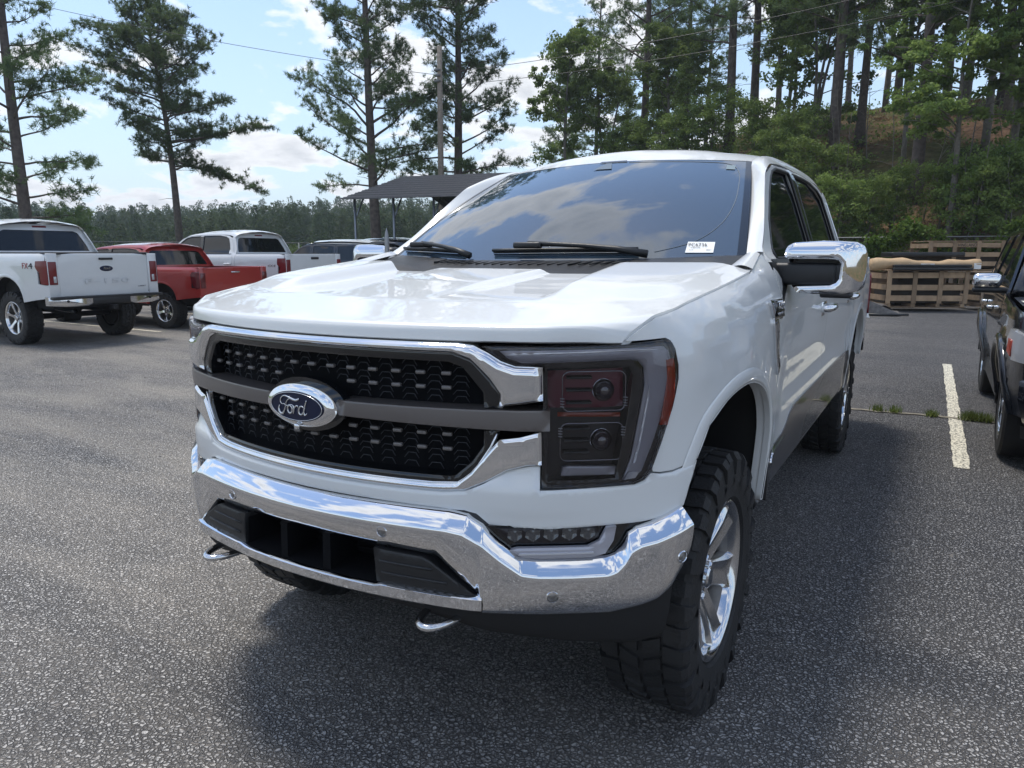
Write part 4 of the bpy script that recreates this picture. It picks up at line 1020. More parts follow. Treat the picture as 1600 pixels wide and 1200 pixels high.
# ------------------------------------------------------------------ terrain and asphalt
def terrain(x, y):
    fx = 0.12+.88*smooth01((x+30)/24)
    h1 = interp(y-.04*x, [24.5,26,28.5,32.4,36,41,48,60,90], [0,.7,2.2,3.8,5.7,7.6,9.6,12,14])*fx*smooth01((30-(-x))/12)
    if x > 12: h1 *= 1.0
    d = math.hypot(x, y); az = math.degrees(math.atan2(x, y))
    h2 = 2.6*smooth01((d-48)/75)*(1 if az < -20 else max(0, 1+(az+20)/-20))+ 2.2*smooth01((d-120)/150)
    if y < 10 and d > 40 and az > -90: h2 *= smooth01((y+60)/70)
    return max(h1, 0)+h2*(1 if az < 0 else .5)
def ground_mat():
    m, nt, b = new_mat('forest_floor'); N, L = nt.nodes, nt.links
    t = N.new('ShaderNodeTexCoord')
    n1 = N.new('ShaderNodeTexNoise'); n1.inputs['Scale'].default_value = .22; n1.inputs['Detail'].default_value = 8; n1.inputs['Roughness'].default_value = .65; L.new(t.outputs['Object'], n1.inputs[0])
    n2 = N.new('ShaderNodeTexNoise'); n2.inputs['Scale'].default_value = 3.5; n2.inputs['Detail'].default_value = 6; L.new(t.outputs['Object'], n2.inputs[0])
    c = N.new('ShaderNodeValToRGB'); e = c.color_ramp.elements; e[0].position = .36; e[0].color = (.065,.085,.028,1); e[1].position = .62; e[1].color = (.22,.135,.085,1)
    k = e.new(.48); k.color = (.11,.10,.045,1)
    L.new(n1.outputs[0], c.inputs[0])
    # far from the wood the ground is meadow
    sp = N.new('ShaderNodeSeparateXYZ'); L.new(t.outputs['Object'], sp.inputs[0])
    mr = N.new('ShaderNodeMapRange'); mr.inputs[1].default_value = -14; mr.inputs[2].default_value = -26; L.new(sp.outputs[0], mr.inputs[0])
    mg = N.new('ShaderNodeMixRGB'); mg.inputs[2].default_value = (.11,.15,.045,1); L.new(mr.outputs[0], mg.inputs[0]); L.new(c.outputs[0], mg.inputs[1])
    mm = N.new('ShaderNodeMixRGB'); mm.blend_type = 'MULTIPLY'; mm.inputs[0].default_value = .7; L.new(mg.outputs[0], mm.inputs[1]); 
    c2 = N.new('ShaderNodeValToRGB'); c2.color_ramp.elements[0].position = .3; c2.color_ramp.elements[0].color = (.45,.45,.45,1); c2.color_ramp.elements[1].position = .7; c2.color_ramp.elements[1].color = (1.3,1.3,1.3,1)
    L.new(n2.outputs[0], c2.inputs[0]); L.new(c2.outputs[0], mm.inputs[2]); L.new(mm.outputs[0], b.inputs['Base Color']); b.inputs['Roughness'].default_value = .95; b.inputs['Specular IOR Level'].default_value = .1
    bp = N.new('ShaderNodeBump'); bp.inputs['Strength'].default_value = .8; bp.inputs['Distance'].default_value = .2; L.new(n2.outputs[0], bp.inputs['Height']); L.new(bp.outputs[0], b.inputs['Normal'])
    return m
def build_ground():
    b = MB()
    def ax(lo, hi): 
        v = [0.0]; st = 2.0
        while v[-1] < hi: v.append(v[-1]+st); st *= 1.035 if v[-1] > 50 else 1.0
        w = [0.0]; st = 2.0
        while w[-1] > lo: w.append(w[-1]-st); st *= 1.035 if w[-1] < -50 else 1.0
        return sorted(set(w+v))
    xs, ys = ax(-900, 400), ax(-200, 900)
    b.grid([[(x, y, terrain(x, y)-.012+(.25*math.sin(x*.9+y*.7)*math.sin(y*.55-x*.3) if y > 27 and x > -14 and y < 60 else 0)*smooth01((y-27)/4)) for x in xs] for y in ys])
    tag(b.build('ground', ground_mat()), kind='structure')
def asphalt_mat():
    m, nt, b = new_mat('asphalt'); N, L = nt.nodes, nt.links
    t = N.new('ShaderNodeTexCoord'); O = t.outputs['Object']
    def noise(sc, det=5, rough=.55, dist=0, vec=O):
        n = N.new('ShaderNodeTexNoise'); n.inputs['Scale'].default_value = sc; n.inputs['Detail'].default_value = det; n.inputs['Roughness'].default_value = rough; n.inputs['Distortion'].default_value = dist; L.new(vec, n.inputs['Vector']); return n.outputs[0]
    def ramp(src, p0, p1, c0=(0,0,0,1), c1=(1,1,1,1)):
        c = N.new('ShaderNodeValToRGB'); c.color_ramp.elements[0].position = p0; c.color_ramp.elements[1].position = p1; c.color_ramp.elements[0].color = c0; c.color_ramp.elements[1].color = c1; L.new(src, c.inputs[0]); return c.outputs[0]
    def math_(op, a, bb, c=None):
        q = N.new('ShaderNodeMath'); q.operation = op
        for i, v in enumerate((a, bb)):
            if isinstance(v, (int, float)): q.inputs[i].default_value = v
            else: L.new(v, q.inputs[i])
        return q.outputs[0]
    def mixc(f, a, bb, blend='MIX'):
        q = N.new('ShaderNodeMixRGB'); q.blend_type = blend
        if isinstance(f, (int, float)): q.inputs[0].default_value = f
        else: L.new(f, q.inputs[0])
        for i, v in ((1, a), (2, bb)):
            if isinstance(v, tuple): q.inputs[i].default_value = v
            else: L.new(v, q.inputs[i])
        return q.outputs[0]
    # stones of the worn surface
    v = N.new('ShaderNodeTexVoronoi'); v.inputs['Scale'].default_value = 62; v.inputs['Randomness'].default_value = 1
    w1 = noise(30, 3); wv = N.new('ShaderNodeVectorMath'); wv.operation = 'ADD'; L.new(O, wv.inputs[0]); sc = N.new('ShaderNodeVectorMath'); sc.operation = 'SCALE'; sc.inputs['Scale'].default_value = .035
    wn = N.new('ShaderNodeTexNoise'); wn.inputs['Scale'].default_value = 22; L.new(O, wn.inputs[0]); L.new(wn.outputs[1], sc.inputs[0]); L.new(sc.outputs[0], wv.inputs[1]); L.new(wv.outputs[0], v.inputs['Vector'])
    v2 = N.new('ShaderNodeTexVoronoi'); v2.inputs['Scale'].default_value = 190; L.new(O, v2.inputs['Vector'])
    ve = N.new('ShaderNodeTexVoronoi'); ve.feature = 'DISTANCE_TO_EDGE'; ve.inputs['Scale'].default_value = 62; L.new(wv.outputs[0], ve.inputs['Vector'])
    pits = math_('MULTIPLY', ramp(ve.outputs['Distance'], .02, .16), ramp(noise(75, 3, .7), .34, .50))
    sepc = N.new('ShaderNodeSeparateColor'); L.new(v.outputs['Color'], sepc.inputs[0]); sepd = N.new('ShaderNodeSeparateColor'); L.new(v2.outputs['Color'], sepd.inputs[0])
    stone = mixc(ramp(sepc.outputs[0], .1, .95), (.27,.264,.262,1), (.70,.68,.65,1))
    stone = mixc(.45, stone, mixc(ramp(sepd.outputs[1], .1, .95), (.12,.12,.123,1), (.68,.66,.63,1)))
    base = mixc(pits, (.075,.074,.078,1), stone)
    # large patches: darker sealed areas and pale sandy wash
    big = noise(.22, 6, .6, .4)
    dark = mixc(ramp(big, .35, .62), (.82,.825,.84,1), (1.0,1.0,1.0,1)); base = mixc(1.0, base, dark, 'MULTIPLY')
    mp_ = N.new('ShaderNodeMapping'); mp_.inputs['Rotation'].default_value = (0,0,R(28)); mp_.inputs['Scale'].default_value = (.55,1.9,1); L.new(O, mp_.inputs[0])
    sand = ramp(noise(.75, 7, .62, .3, mp_.outputs[0]), .34, .72); sand2 = math_('MULTIPLY', sand, ramp(noise(60, 4, .75), .30, .52))
    # the bay around the near truck is darker and less sandy than the drive lane
    sx = N.new('ShaderNodeSeparateXYZ'); L.new(O, sx.inputs[0])
    lane = N.new('ShaderNodeMapRange'); lane.inputs[1].default_value = 1.2; lane.inputs[2].default_value = -1.6; lane.inputs[3].default_value = .25; lane.inputs[4].default_value = 1.0; lane.clamp = True; L.new(sx.outputs[0], lane.inputs[0])
    near = N.new('ShaderNodeMapRange'); near.inputs[1].default_value = 3.5; near.inputs[2].default_value = .3; near.inputs[3].default_value = 0.0; near.inputs[4].default_value = .7; near.clamp = True; L.new(sx.outputs[1], near.inputs[0])
    lw = math_('MAXIMUM', lane.outputs[0], near.outputs[0])
    sand3 = math_('MULTIPLY', sand2, lw)
    base = mixc(math_('MULTIPLY', sand3, .75), base, (.62,.56,.48,1))
    bay = mixc(lw, (.50,.51,.54,1), (1,1,1,1)); base = mixc(1.0, base, bay, 'MULTIPLY')
    L.new(base, b.inputs['Base Color']); b.inputs['Roughness'].default_value = .92; b.inputs['Specular IOR Level'].default_value = .3
    h = math_('ADD', math_('MULTIPLY', pits, .8), math_('MULTIPLY', sepc.outputs[0], .45)); h = math_('ADD', h, math_('MULTIPLY', noise(9, 3), .6))
    bp = N.new('ShaderNodeBump'); bp.inputs['Strength'].default_value = 1.0; bp.inputs['Distance'].default_value = .016; L.new(h, bp.inputs['Height']); L.new(bp.outputs[0], b.inputs['Normal'])
    return m
def build_lot():
    b = MB(); am = asphalt_mat()
    # lot with an irregular grassy edge
    edge = [(-30,-30),(14,-30),(14,24.6),(8,25.0),(2,25.1),(-4,25.3),(-9,25.8),(-12,26.4),(-20,28.5),(-30,30),(-31,10)]
    pts = resample(edge, 1.2); rng = random.Random(3)
    pts = [(x+rng.uniform(-.12,.12), y+rng.uniform(-.12,.12)) for x, y in pts]
    b.add([(x, y, 0.0) for x, y in pts], [tuple(range(len(pts)))]); 
    o = b.build('parking_lot', am); tag(o, kind='structure')
    # painted bay line
    lm, nt, bs = new_mat('worn_line_paint'); N, L = nt.nodes, nt.links
    t = N.new('ShaderNodeTexCoord'); n = N.new('ShaderNodeTexNoise'); n.inputs['Scale'].default_value = 62; n.inputs['Detail'].default_value = 4; L.new(t.outputs['Object'], n.inputs[0])
    c = N.new('ShaderNodeValToRGB'); c.color_ramp.elements[0].position = .40; c.color_ramp.elements[0].color = (.07,.068,.066,1); c.color_ramp.elements[1].position = .50; c.color_ramp.elements[1].color = (.66,.62,.50,1); L.new(n.outputs[0], c.inputs[0]); L.new(c.outputs[0], bs.inputs['Base Color']); bs.inputs['Roughness'].default_value = .8
    bp = N.new('ShaderNodeBump'); bp.inputs['Strength'].default_value = .8; bp.inputs['Distance'].default_value = .008; L.new(n.outputs[0], bp.inputs['Height']); L.new(bp.outputs[0], bs.inputs['Normal'])
    def line(pl, w, name='bay_line'):
        bb = MB(); rng = random.Random(5); L_ = []; R_ = []
        pl = [Vector((*p, 0)) for p in pl]
        n = 60
        for k in range(n+1):
            f = k/n*(len(pl)-1); i = min(int(f), len(pl)-2); p = pl[i].lerp(pl[i+1], f-i); d = (pl[i+1]-pl[i]).normalized(); q = Vector((-d.y, d.x, 0))
            L_.append(p+q*(w/2+rng.uniform(-.006,.006))+Vector((0,0,.004))); R_.append(p-q*(w/2+rng.uniform(-.006,.006))+Vector((0,0,.004)))
        bb.grid([L_, R_], smooth=False); o = bb.build(name, lm); tag(o, kind='structure'); return o
    line([(1.71,10.3),(1.74,7.5),(1.77,4.57)], .105)
    line([(-11.6,4.2),(-17,4.4)], .10); line([(-11.7,7.32),(-17,7.42)], .10); line([(-11.7,10.4),(-17,10.5)], .10)
    # crack across the bay with dirt and tufts
    cm = MB(); rng = random.Random(11); a = []; c_ = []
    for k in range(60):
        x = -.3+k*.07; y = 6.40+.03*math.sin(x*5)+rng.uniform(-.015,.015); a.append((x, y+.022+rng.uniform(0,.02), .008)); c_.append((x, y-.022-rng.uniform(0,.02), .008))
    cm.grid([a, c_], smooth=False); tag(cm.build('pavement_joint', mat('joint_dirt', (.20,.18,.14), .95, noise=.4, nscale=25, bump=.5, bscale=50)), kind='structure')
    # bits of grit, leaves and chips on the lot
    gm = MB(); rng = random.Random(21)
    for k in range(1500):
        x = rng.uniform(-9, 4.5); y = rng.uniform(-1.5, 11); r = rng.uniform(.004,.011)*(1 if rng.random()<.93 else 1.8)
        vs = [(x+r*math.cos(a_)*rng.uniform(.6,1.2), y+r*math.sin(a_)*rng.uniform(.6,1.2), .001) for a_ in (0,1.25,2.5,3.8,5)]+[(x, y, r*.8)]
        gm.add(vs, [(0,1,5),(1,2,5),(2,3,5),(3,4,5),(4,0,5)])
    tag(gm.build('loose_grit', mat('grit', (.16,.15,.14), .9, noise=.6, nscale=3)), kind='stuff', label='loose grit and chips scattered over the asphalt')
build_ground(); build_lot()

# ------------------------------------------------------------------ vegetation
def leaf_mat(name, c0, c1, rough=.6, sc=1.2):
    m, nt, b = new_mat(name); N, L = nt.nodes, nt.links
    t = N.new('ShaderNodeTexCoord'); n = N.new('ShaderNodeTexNoise'); n.inputs['Scale'].default_value = sc; n.inputs['Detail'].default_value = 5; L.new(t.outputs['Object'], n.inputs[0])
    c = N.new('ShaderNodeValToRGB'); c.color_ramp.elements[0].position = .35; c.color_ramp.elements[0].color = (*c0,1); c.color_ramp.elements[1].position = .65; c.color_ramp.elements[1].color = (*c1,1)
    oi = N.new('ShaderNodeObjectInfo'); hs = N.new('ShaderNodeHueSaturation'); mr = N.new('ShaderNodeMapRange'); mr.inputs[3].default_value = .75; mr.inputs[4].default_value = 1.2; L.new(oi.outputs['Random'], mr.inputs[0]); L.new(mr.outputs[0], hs.inputs['Value'])
    L.new(n.outputs[0], c.inputs[0]); L.new(c.outputs[0], hs.inputs['Color']); L.new(hs.outputs[0], b.inputs['Base Color'])
    b.inputs['Roughness'].default_value = rough; b.inputs['Specular IOR Level'].default_value = .25
    tr = N.new('ShaderNodeBsdfTranslucent'); L.new(hs.outputs[0], tr.inputs[0]); ms = N.new('ShaderNodeMixShader'); ms.inputs[0].default_value = .5
    o = nt.nodes['Material Output']; L.new(b.outputs[0], ms.inputs[1]); L.new(tr.outputs[0], ms.inputs[2]); L.new(ms.outputs[0], o.inputs[0])
    return m
M['needle'] = leaf_mat('pine_needles', (.085,.14,.06), (.18,.245,.10))
M['leaf'] = leaf_mat('broad_leaves', (.11,.175,.05), (.24,.32,.09))
M['leaf2'] = leaf_mat('bright_vine_leaves', (.09,.16,.025), (.16,.24,.05))
M['farleaf'] = leaf_mat('far_wood', (.045,.085,.036), (.095,.135,.055), sc=.08)
M['bark'] = mat('pine_bark', (.105,.085,.075), .9, noise=.45, nscale=6, bump=.8, bscale=18)
M['bark2'] = mat('grey_bark', (.16,.145,.125), .9, noise=.35, nscale=8, bump=.5, bscale=25)
class Tri:
    """fast triangle soup"""
    def __init__(s): s.a = []
    def add(s, arr): s.a.append(arr)
    def build(s, name, m, parent=None, per=3):
        v = np.concatenate(s.a).reshape(-1, 3).astype(np.float32); n = len(v)
        me = bpy.data.meshes.new(name); me.vertices.add(n); me.vertices.foreach_set('co', v.ravel()); me.loops.add(n); me.loops.foreach_set('vertex_index', np.arange(n, dtype=np.int32))
        k = n//per; me.polygons.add(k); me.polygons.foreach_set('loop_start', np.arange(0, n, per, dtype=np.int32)); me.polygons.foreach_set('loop_total', np.full(k, per, dtype=np.int32))
        me.materials.append(m); me.update(calc_edges=True)
        return link(name, me, parent)
def unit(v): return v/(np.linalg.norm(v, axis=-1, keepdims=True)+1e-9)
def tufts(rng, C, D, n=16, ln=.24, w=.015, spread=1.3):
    """needle tufts: n thin triangles fanned around each centre C along direction D"""
    k = len(C); d = unit(D[:, None, :]+rng.normal(0, spread, (k, n, 3))); L = ln*rng.uniform(.6, 1.1, (k, n, 1))
    side = unit(np.cross(d, rng.normal(0, 1, (k, n, 3))))*w
    base = C[:, None, :]+rng.normal(0, .03, (k, n, 3))
    return np.stack([base-side, base+side, base+d*L], 2).reshape(-1, 3, 3)
def leaves(rng, C, size=.09):
    k = len(C); d = unit(rng.normal(0, 1, (k, 3))+np.array([0,0,-.2])); s = unit(np.cross(d, rng.normal(0, 1, (k, 3)))); L = size*rng.uniform(.6, 1.3, (k, 1))
    a = C-d*L*.5; c = C+d*L*.5; m_ = C+s*L*.36; n_ = C-s*L*.36
    return np.stack([a, m_, c, n_], 1)
def trunk_pts(H, lean=(0,0), wob=.15, seed=0, n=14):
    r = random.Random(seed); ph = r.uniform(0, 6); return [Vector((lean[0]*t+wob*math.sin(t*5+ph)*t, lean[1]*t+wob*math.cos(t*4+ph)*t, H*t)) for t in np.linspace(0, 1, n)]
def pine_meshes(seed, H=16, r0=.22, crown0=.35, spread=3.6, lean=(0,0), limbs=46, dens=1.0, shape=None, dead=4, wob=.15, tn=16, low=None):
    rng = np.random.default_rng(seed); rr = random.Random(seed)
    tp = trunk_pts(H, lean, wob, seed, 16)
    tb = MB(); tb.tube(tp, [r0*(1-.80*t)*(1+.35*math.exp(-t*25)) for t in np.linspace(0,1,16)], 9)
    def at(t):
        f = t*15; i = min(int(f), 14); return tp[i].lerp(tp[i+1], f-i)
    cb = Tri(); CC = []; DD = []
    for k in range(limbs):
        t = crown0+(1-crown0)*((k+rr.random())/limbs)**.9*.985
        q = (t-crown0)/(1-crown0)
        prof_ = (shape(q) if shape else (1-q)**.55*(.55+.45*math.sin(min(1, q*3+.25)*math.pi/2)))
        Ln = spread*prof_*rr.uniform(.55, 1.12)+.35
        a = k*2.4+rr.uniform(-.6, .6); up = rr.uniform(.05,.45)+.45*q
        p = at(t); d = Vector((math.cos(a), math.sin(a), up)).normalized(); pts = [p]; n = 7
        for i in range(n):
            d = (d+Vector((rr.uniform(-.18,.18), rr.uniform(-.18,.18), rr.uniform(-.16,.20)-.02))).normalized(); pts.append(pts[-1]+d*Ln/n)
        tb.tube(pts, [max(.010, .020+.012*Ln)*(1-.85*i/n) for i in range(n+1)], 5, cap=False)
        ns = int(5+Ln*3.2)
        for j in range(ns):
            f = rr.uniform(.30, 1.0) if j > 1 else 1.0; i = min(int(f*n), n-1); s = pts[i].lerp(pts[i+1], f*n-i)
            sd = (d+Vector((rr.uniform(-1,1), rr.uniform(-1,1), rr.uniform(-.3,.7)))).normalized(); sl = rr.uniform(.35, .35+.28*Ln*(1.15-f)+.25)
            e = s+sd*sl
            if sl > .4: tb.tube([s, s.lerp(e,.5)+Vector((0,0,.03)), e], [.012,.009,.005], 3, cap=False)
            m_ = max(2, int(sl/.20*dens))
            for u in range(m_):
                g = (u+rr.random())/m_; g = .35+.65*g; cc = s.lerp(e, g)
                for w_ in range(2): CC.append(cc+Vector((rr.gauss(0,.15), rr.gauss(0,.15), rr.gauss(0,.10)))); DD.append(sd*.6+Vector((0,0,.35)))
    for k in range(dead):
        t = rr.uniform(crown0*.45, crown0+.08); a = rr.uniform(0, 6.28); p = at(t); L_ = rr.uniform(.5,1.4); d = Vector((math.cos(a), math.sin(a), rr.uniform(-.2,.3)))
        tb.tube([p, p+d*L_*.5+Vector((0,0,.05)), p+d*L_], [.022,.015,.004], 4)
    for (tz, az_, Ln, up) in (low or []):
        p = at(tz); d = Vector((math.cos(az_), math.sin(az_), up)).normalized(); pts = [p]; n = 8
        for i in range(n):
            d = (d+Vector((rr.uniform(-.1,.1), rr.uniform(-.1,.1), rr.uniform(-.10,.12)))).normalized(); pts.append(pts[-1]+d*Ln/n)
        tb.tube(pts, [.06*(1-.85*i/n)+.008 for i in range(n+1)], 6, cap=False)
        for j in range(int(Ln*11)):
            f = rr.uniform(.30, 1.0); i = min(int(f*n), n-1); s = pts[i].lerp(pts[i+1], f*n-i)
            sd = (d+Vector((rr.uniform(-1,1), rr.uniform(-1,1), rr.uniform(-.2,.9)))).normalized(); e = s+sd*rr.uniform(.3,.95); tb.tube([s, e], [.010,.005], 3, cap=False)
            for u in range(5): CC.append(s.lerp(e, .35+.65*u/4)+Vector((rr.gauss(0,.06), rr.gauss(0,.06), rr.gauss(0,.05)))); DD.append(sd+Vector((0,0,.25)))
    C = np.array([tuple(c) for c in CC]); D = np.array([tuple(c) for c in DD])
    cb.add(tufts(rng, C, D, tn))
    return tb, cb
def make_tree(name, tb, cb, label, loc, rz=0, sc=1, group=None, leafm='needle', bark='bark', per=3, cat='tree', src=None):
    T = thing(name, label, cat, loc, rz, group, (sc, sc, sc) if not hasattr(sc, '__len__') else sc)
    if src is None:
        t = tb.build('trunk', M[bark], T); c = cb.build('crown', M[leafm], T, per)
    else:
        t, c = src; link('trunk', t.data, T); link('crown', c.data, T); return T, src
    return T, (t, c)
def broad_meshes(seed, H=9, r0=.12, spread=2.6, crown0=.3, n_leaf=7000, size=.11, stems=1, lean=(0,0), limbs=26):
    rng = np.random.default_rng(seed); rr = random.Random(seed); tb = MB(); cl = []
    for st in range(stems):
        ln = (lean[0]+rr.uniform(-1,1)*(stems > 1), lean[1]+rr.uniform(-1,1)*(stems > 1)); tp = trunk_pts(H*rr.uniform(.85,1), ln, .25, seed+st, 12); tb.tube(tp, [r0*(1-.85*t) for t in np.linspace(0,1,12)], 7)
        for k in range(limbs//stems):
            t = crown0+(1-crown0)*rr.random()**.8; f = t*11; i = min(int(f), 10); p = tp[i].lerp(tp[i+1], f-i); q = (t-crown0)/(1-crown0)
            Ln = spread*(.35+.65*math.sin(math.pi*min(1, q*.75+.25)))*rr.uniform(.6,1.1); a = rr.uniform(0, 6.28); d = Vector((math.cos(a), math.sin(a), rr.uniform(.1,.8))).normalized(); pts = [p]
            for i in range(5): d = (d+Vector((rr.uniform(-.3,.3), rr.uniform(-.3,.3), rr.uniform(-.25,.2)))).normalized(); pts.append(pts[-1]+d*Ln/5)
            tb.tube(pts, [.035*(1-.8*i/5)*r0/.12+.004 for i in range(6)], 4, cap=False)
            for j in range(7):
                f = rr.uniform(.25,1); i = min(int(f*5), 4); c = pts[i].lerp(pts[i+1], f*5-i)+Vector((rr.gauss(0,.3), rr.gauss(0,.3), rr.gauss(0,.22))); cl.append((c, rr.uniform(.20,.50)))
    n = max(6, n_leaf//len(cl)); A = []
    for c, r in cl:
        q = rng.normal(0, 1, (n, 3)); q = unit(q)*rng.uniform(.15, 1, (n, 1))**.6*r*np.array([1,1,.62]); A.append(q+np.array(tuple(c)))
    cb = Tri(); cb.add(leaves(rng, np.concatenate(A), size)); return tb, cb
def pos(az, depth):
    """a spot on the ground seen from the camera's stand at compass angle az (degrees from +y) and distance"""
    a = R(az); x = CAM[0]+math.sin(a)*depth; y = CAM[1]+math.cos(a)*depth; return x, y
def tree_at(az, dist, dz=0): 
    x, y = pos(az, dist); return (x, y, terrain(x, y)+dz-.05)
FW = R(-30.4)
def cart(dx, dz_): return dx
# four tall pines on the left
tb, cb = pine_meshes(11, 20, .27, .12, 3.3, lean=(-1.15,.5), limbs=62, dens=1.0, tn=17, dead=9, wob=.12, shape=lambda q: (.75+.25*math.sin(q*9))*(1-.4*q))
make_tree('pine_tree', tb, cb, 'tall leaning pine at the left edge behind the lifted white pickup', (-31.4, 14.8, -.05), 0.0)
tb, cb = pine_meshes(23, 14.4, .24, .42, 3.2, lean=(-.6,-.2), limbs=74, dens=1.0, tn=17, dead=6, wob=.22, shape=lambda q: (.70+.30*math.sin(q*math.pi*.9))*(1-.7*max(0, q-.6)/.4)*(.62 if q < .2 else 1), low=[(.52,.55,5.0,.10),(.46,.62,4.6,-.30),(.45,3.4,2.0,.05),(.42,.4,1.2,.2)])
make_tree('pine_tree', tb, cb, 'single pine with full round crown standing against open sky, above the red pickup', (-35.0, 24.4, terrain(-35,24.4)-.05), 0.0)
tb, cb = pine_meshes(37, 21, .30, .20, 4.5, lean=(-.5,-.2), limbs=72, dens=1.0, tn=16, dead=9, wob=.12, shape=lambda q: (.8+.2*math.sin(q*11))*(1-.35*q))
make_tree('pine_tree', tb, cb, 'tall pine with dark trunk beside the left end of the metal carport', (-24.6, 28.8, terrain(-24.6,28.8)-.05), 1.0)
tb, cb = pine_meshes(41, 20, .29, .20, 4.0, lean=(.1,-.3), limbs=84, dens=1.0, tn=17, dead=3, wob=.12, shape=lambda q: (.85+.15*math.sin(q*13))*(1-.30*q))
make_tree('pine_tree', tb, cb, 'tall dense pine just right of the wooden utility pole', (-21.9, 32.4, terrain(-21.9,32.4)-.05), 2.2)
# hill-side pines (shared shapes)
PINES = []
for sd, H, cr, sp in ((51,20,.26,4.0),(52,18,.30,3.4),(53,22,.24,4.4)):
    PINES.append(pine_meshes(sd, H, .26, cr, sp, limbs=54, dens=.85, dead=8, tn=14, lean=(.4,.2)))
PSRC = [None]*3
def hill_pine(i, az, dist, rz, sc, label, group=None):
    T, PSRC[i] = make_tree('pine_tree', *PINES[i], label, tree_at(az, dist), rz, sc, src=PSRC[i], group=group); return T
hill_pine(0, -20.6, 46, .3, 1.0, 'pine on the hill left of the paired trunks, behind the windscreen top')
hill_pine(1, -17.4, 55, 1.7, .95, 'thin pine between two thicker pines above the white cab roof')
hill_pine(2, -14.3, 42, 2.9, 1.0, 'thickest pale barked pine rising behind the cab roof')
hill_pine(1, -12.7, 47, 4.1, 1.05, 'dark slim pine close to the right of the thick pale pine')
hill_pine(0, -7.3, 37, 5.0, 1.0, 'leaning pine on the slope behind the cab corner')
hill_pine(1, -5.6, 40, .9, .85, 'slender pine to the right of the leaning one on the slope')
hill_pine(2, -1.9, 33, 3.6, .92, 'big dark trunked pine halfway up the slope above the chrome mirror')
PG = 'pines further back in the hillside wood'
rr_ = random.Random(77)
for k, (az, d) in enumerate([(-24,60),(-19,66),(-16,74),(-11,66),(-3.5,56),(2.5,50),(7,56),(-26.5,74),(-6.5,74),(11,50),(-22,84)]):
    hill_pine(k % 3, az, d, rr_.uniform(0, 6), rr_.uniform(.85,1.1), 'pine among those further back in the hillside wood', PG)
# broadleaf trees
BR = [broad_meshes(61, 9.5, .12, 2.9, .22, 15000, .15), broad_meshes(62, 7.5, .09, 2.4, .12, 12000, .14, stems=3), broad_meshes(63, 12, .15, 3.4, .30, 20000, .15), broad_meshes(64, 4.2, .05, 2.0, .05, 7000, .13, stems=3)]
BSRC = [None]*4
def broad(i, az, dist, rz, sc, label, group=None, dz=0, mat_='leaf', nm='leafy_tree'):
    T, BSRC[i] = make_tree(nm, *BR[i], label, tree_at(az, dist, dz), rz, sc, leafm=mat_, bark='bark2', per=4, src=BSRC[i], group=group, cat='tree' if nm != 'shrub' else 'shrub'); return T
broad(0, -26.3, 44, .5, (1.0,1.0,1.15), 'light green slender tree at the left end of the wood, against cloud')
broad(1, -23.5, 44, 1.5, 1.1, 'bushy broadleaf tree between the slender tree and the first hill pine')
broad(0, -18.8, 42, 2.5, .85, 'small broadleaf tree behind the top middle of the cab roof')
broad(0, -10.4, 44, 3.0, 1.0, 'broadleaf tree rising behind the cab roof corner')
broad(2, .3, 29.5, .8, (.85,.85,.75), 'pale thin stemmed broadleaf tree growing above the wooden crates')
broad(2, 3.2, 31, 2.2, 1.05, 'large spreading broadleaf tree at the right edge over the dark SUV')
broad(0, -2.8, 37, 4.4, .95, 'broadleaf tree screening the slope behind the big trunk')
broad(1, -8.6, 40, 5.2, 1.2, 'broadleaf tree beside the leaning pine on the slope')
BG = 'broadleaf trees filling the hillside wood'
for k, (az, d, i, s_) in enumerate([(-17,54,0,1.0),(-10,57,0,1.2),(-7.5,54,2,1.1),(-4.2,50,2,1.2),(1.8,38,2,1.1),(4.8,36,2,1.3),(6.5,44,2,1.3),(-3,60,2,1.5),(0.5,54,2,1.6),(3.5,50,2,1.5),(7.5,34,2,1.1),(9,40,2,1.3),(-18.5,74,2,1.2),(5.6,28.5,0,1.0),(-.6,45,2,1.5),(2.8,44,2,1.5)]):
    broad(i, az, d, rr_.uniform(0,6), s_*rr_.uniform(.9,1.1), 'leafy tree among the others filling the hillside wood', BG)
SG = 'undergrowth shrubs on the wooded slope'
for k, (az, d, s_) in enumerate([(-6.5,29.5,.6),(-4.6,29.2,.6),(-3.2,30,.6),(-.3,30.5,.55),(1.8,29.4,.8),(3.6,29,.8),(-8,31,.8),(-9.5,36,.8),(-12.5,38,.8),(-15.5,40,.9),(-18,40,.8),(-20.5,42,.9),(-22.5,43,.9),(4.6,33,.9),(-11,35,.7)]):
    broad(3, az, d, rr_.uniform(0,6), s_, 'leafy shrub in the undergrowth of the wooded slope', SG, nm='shrub')
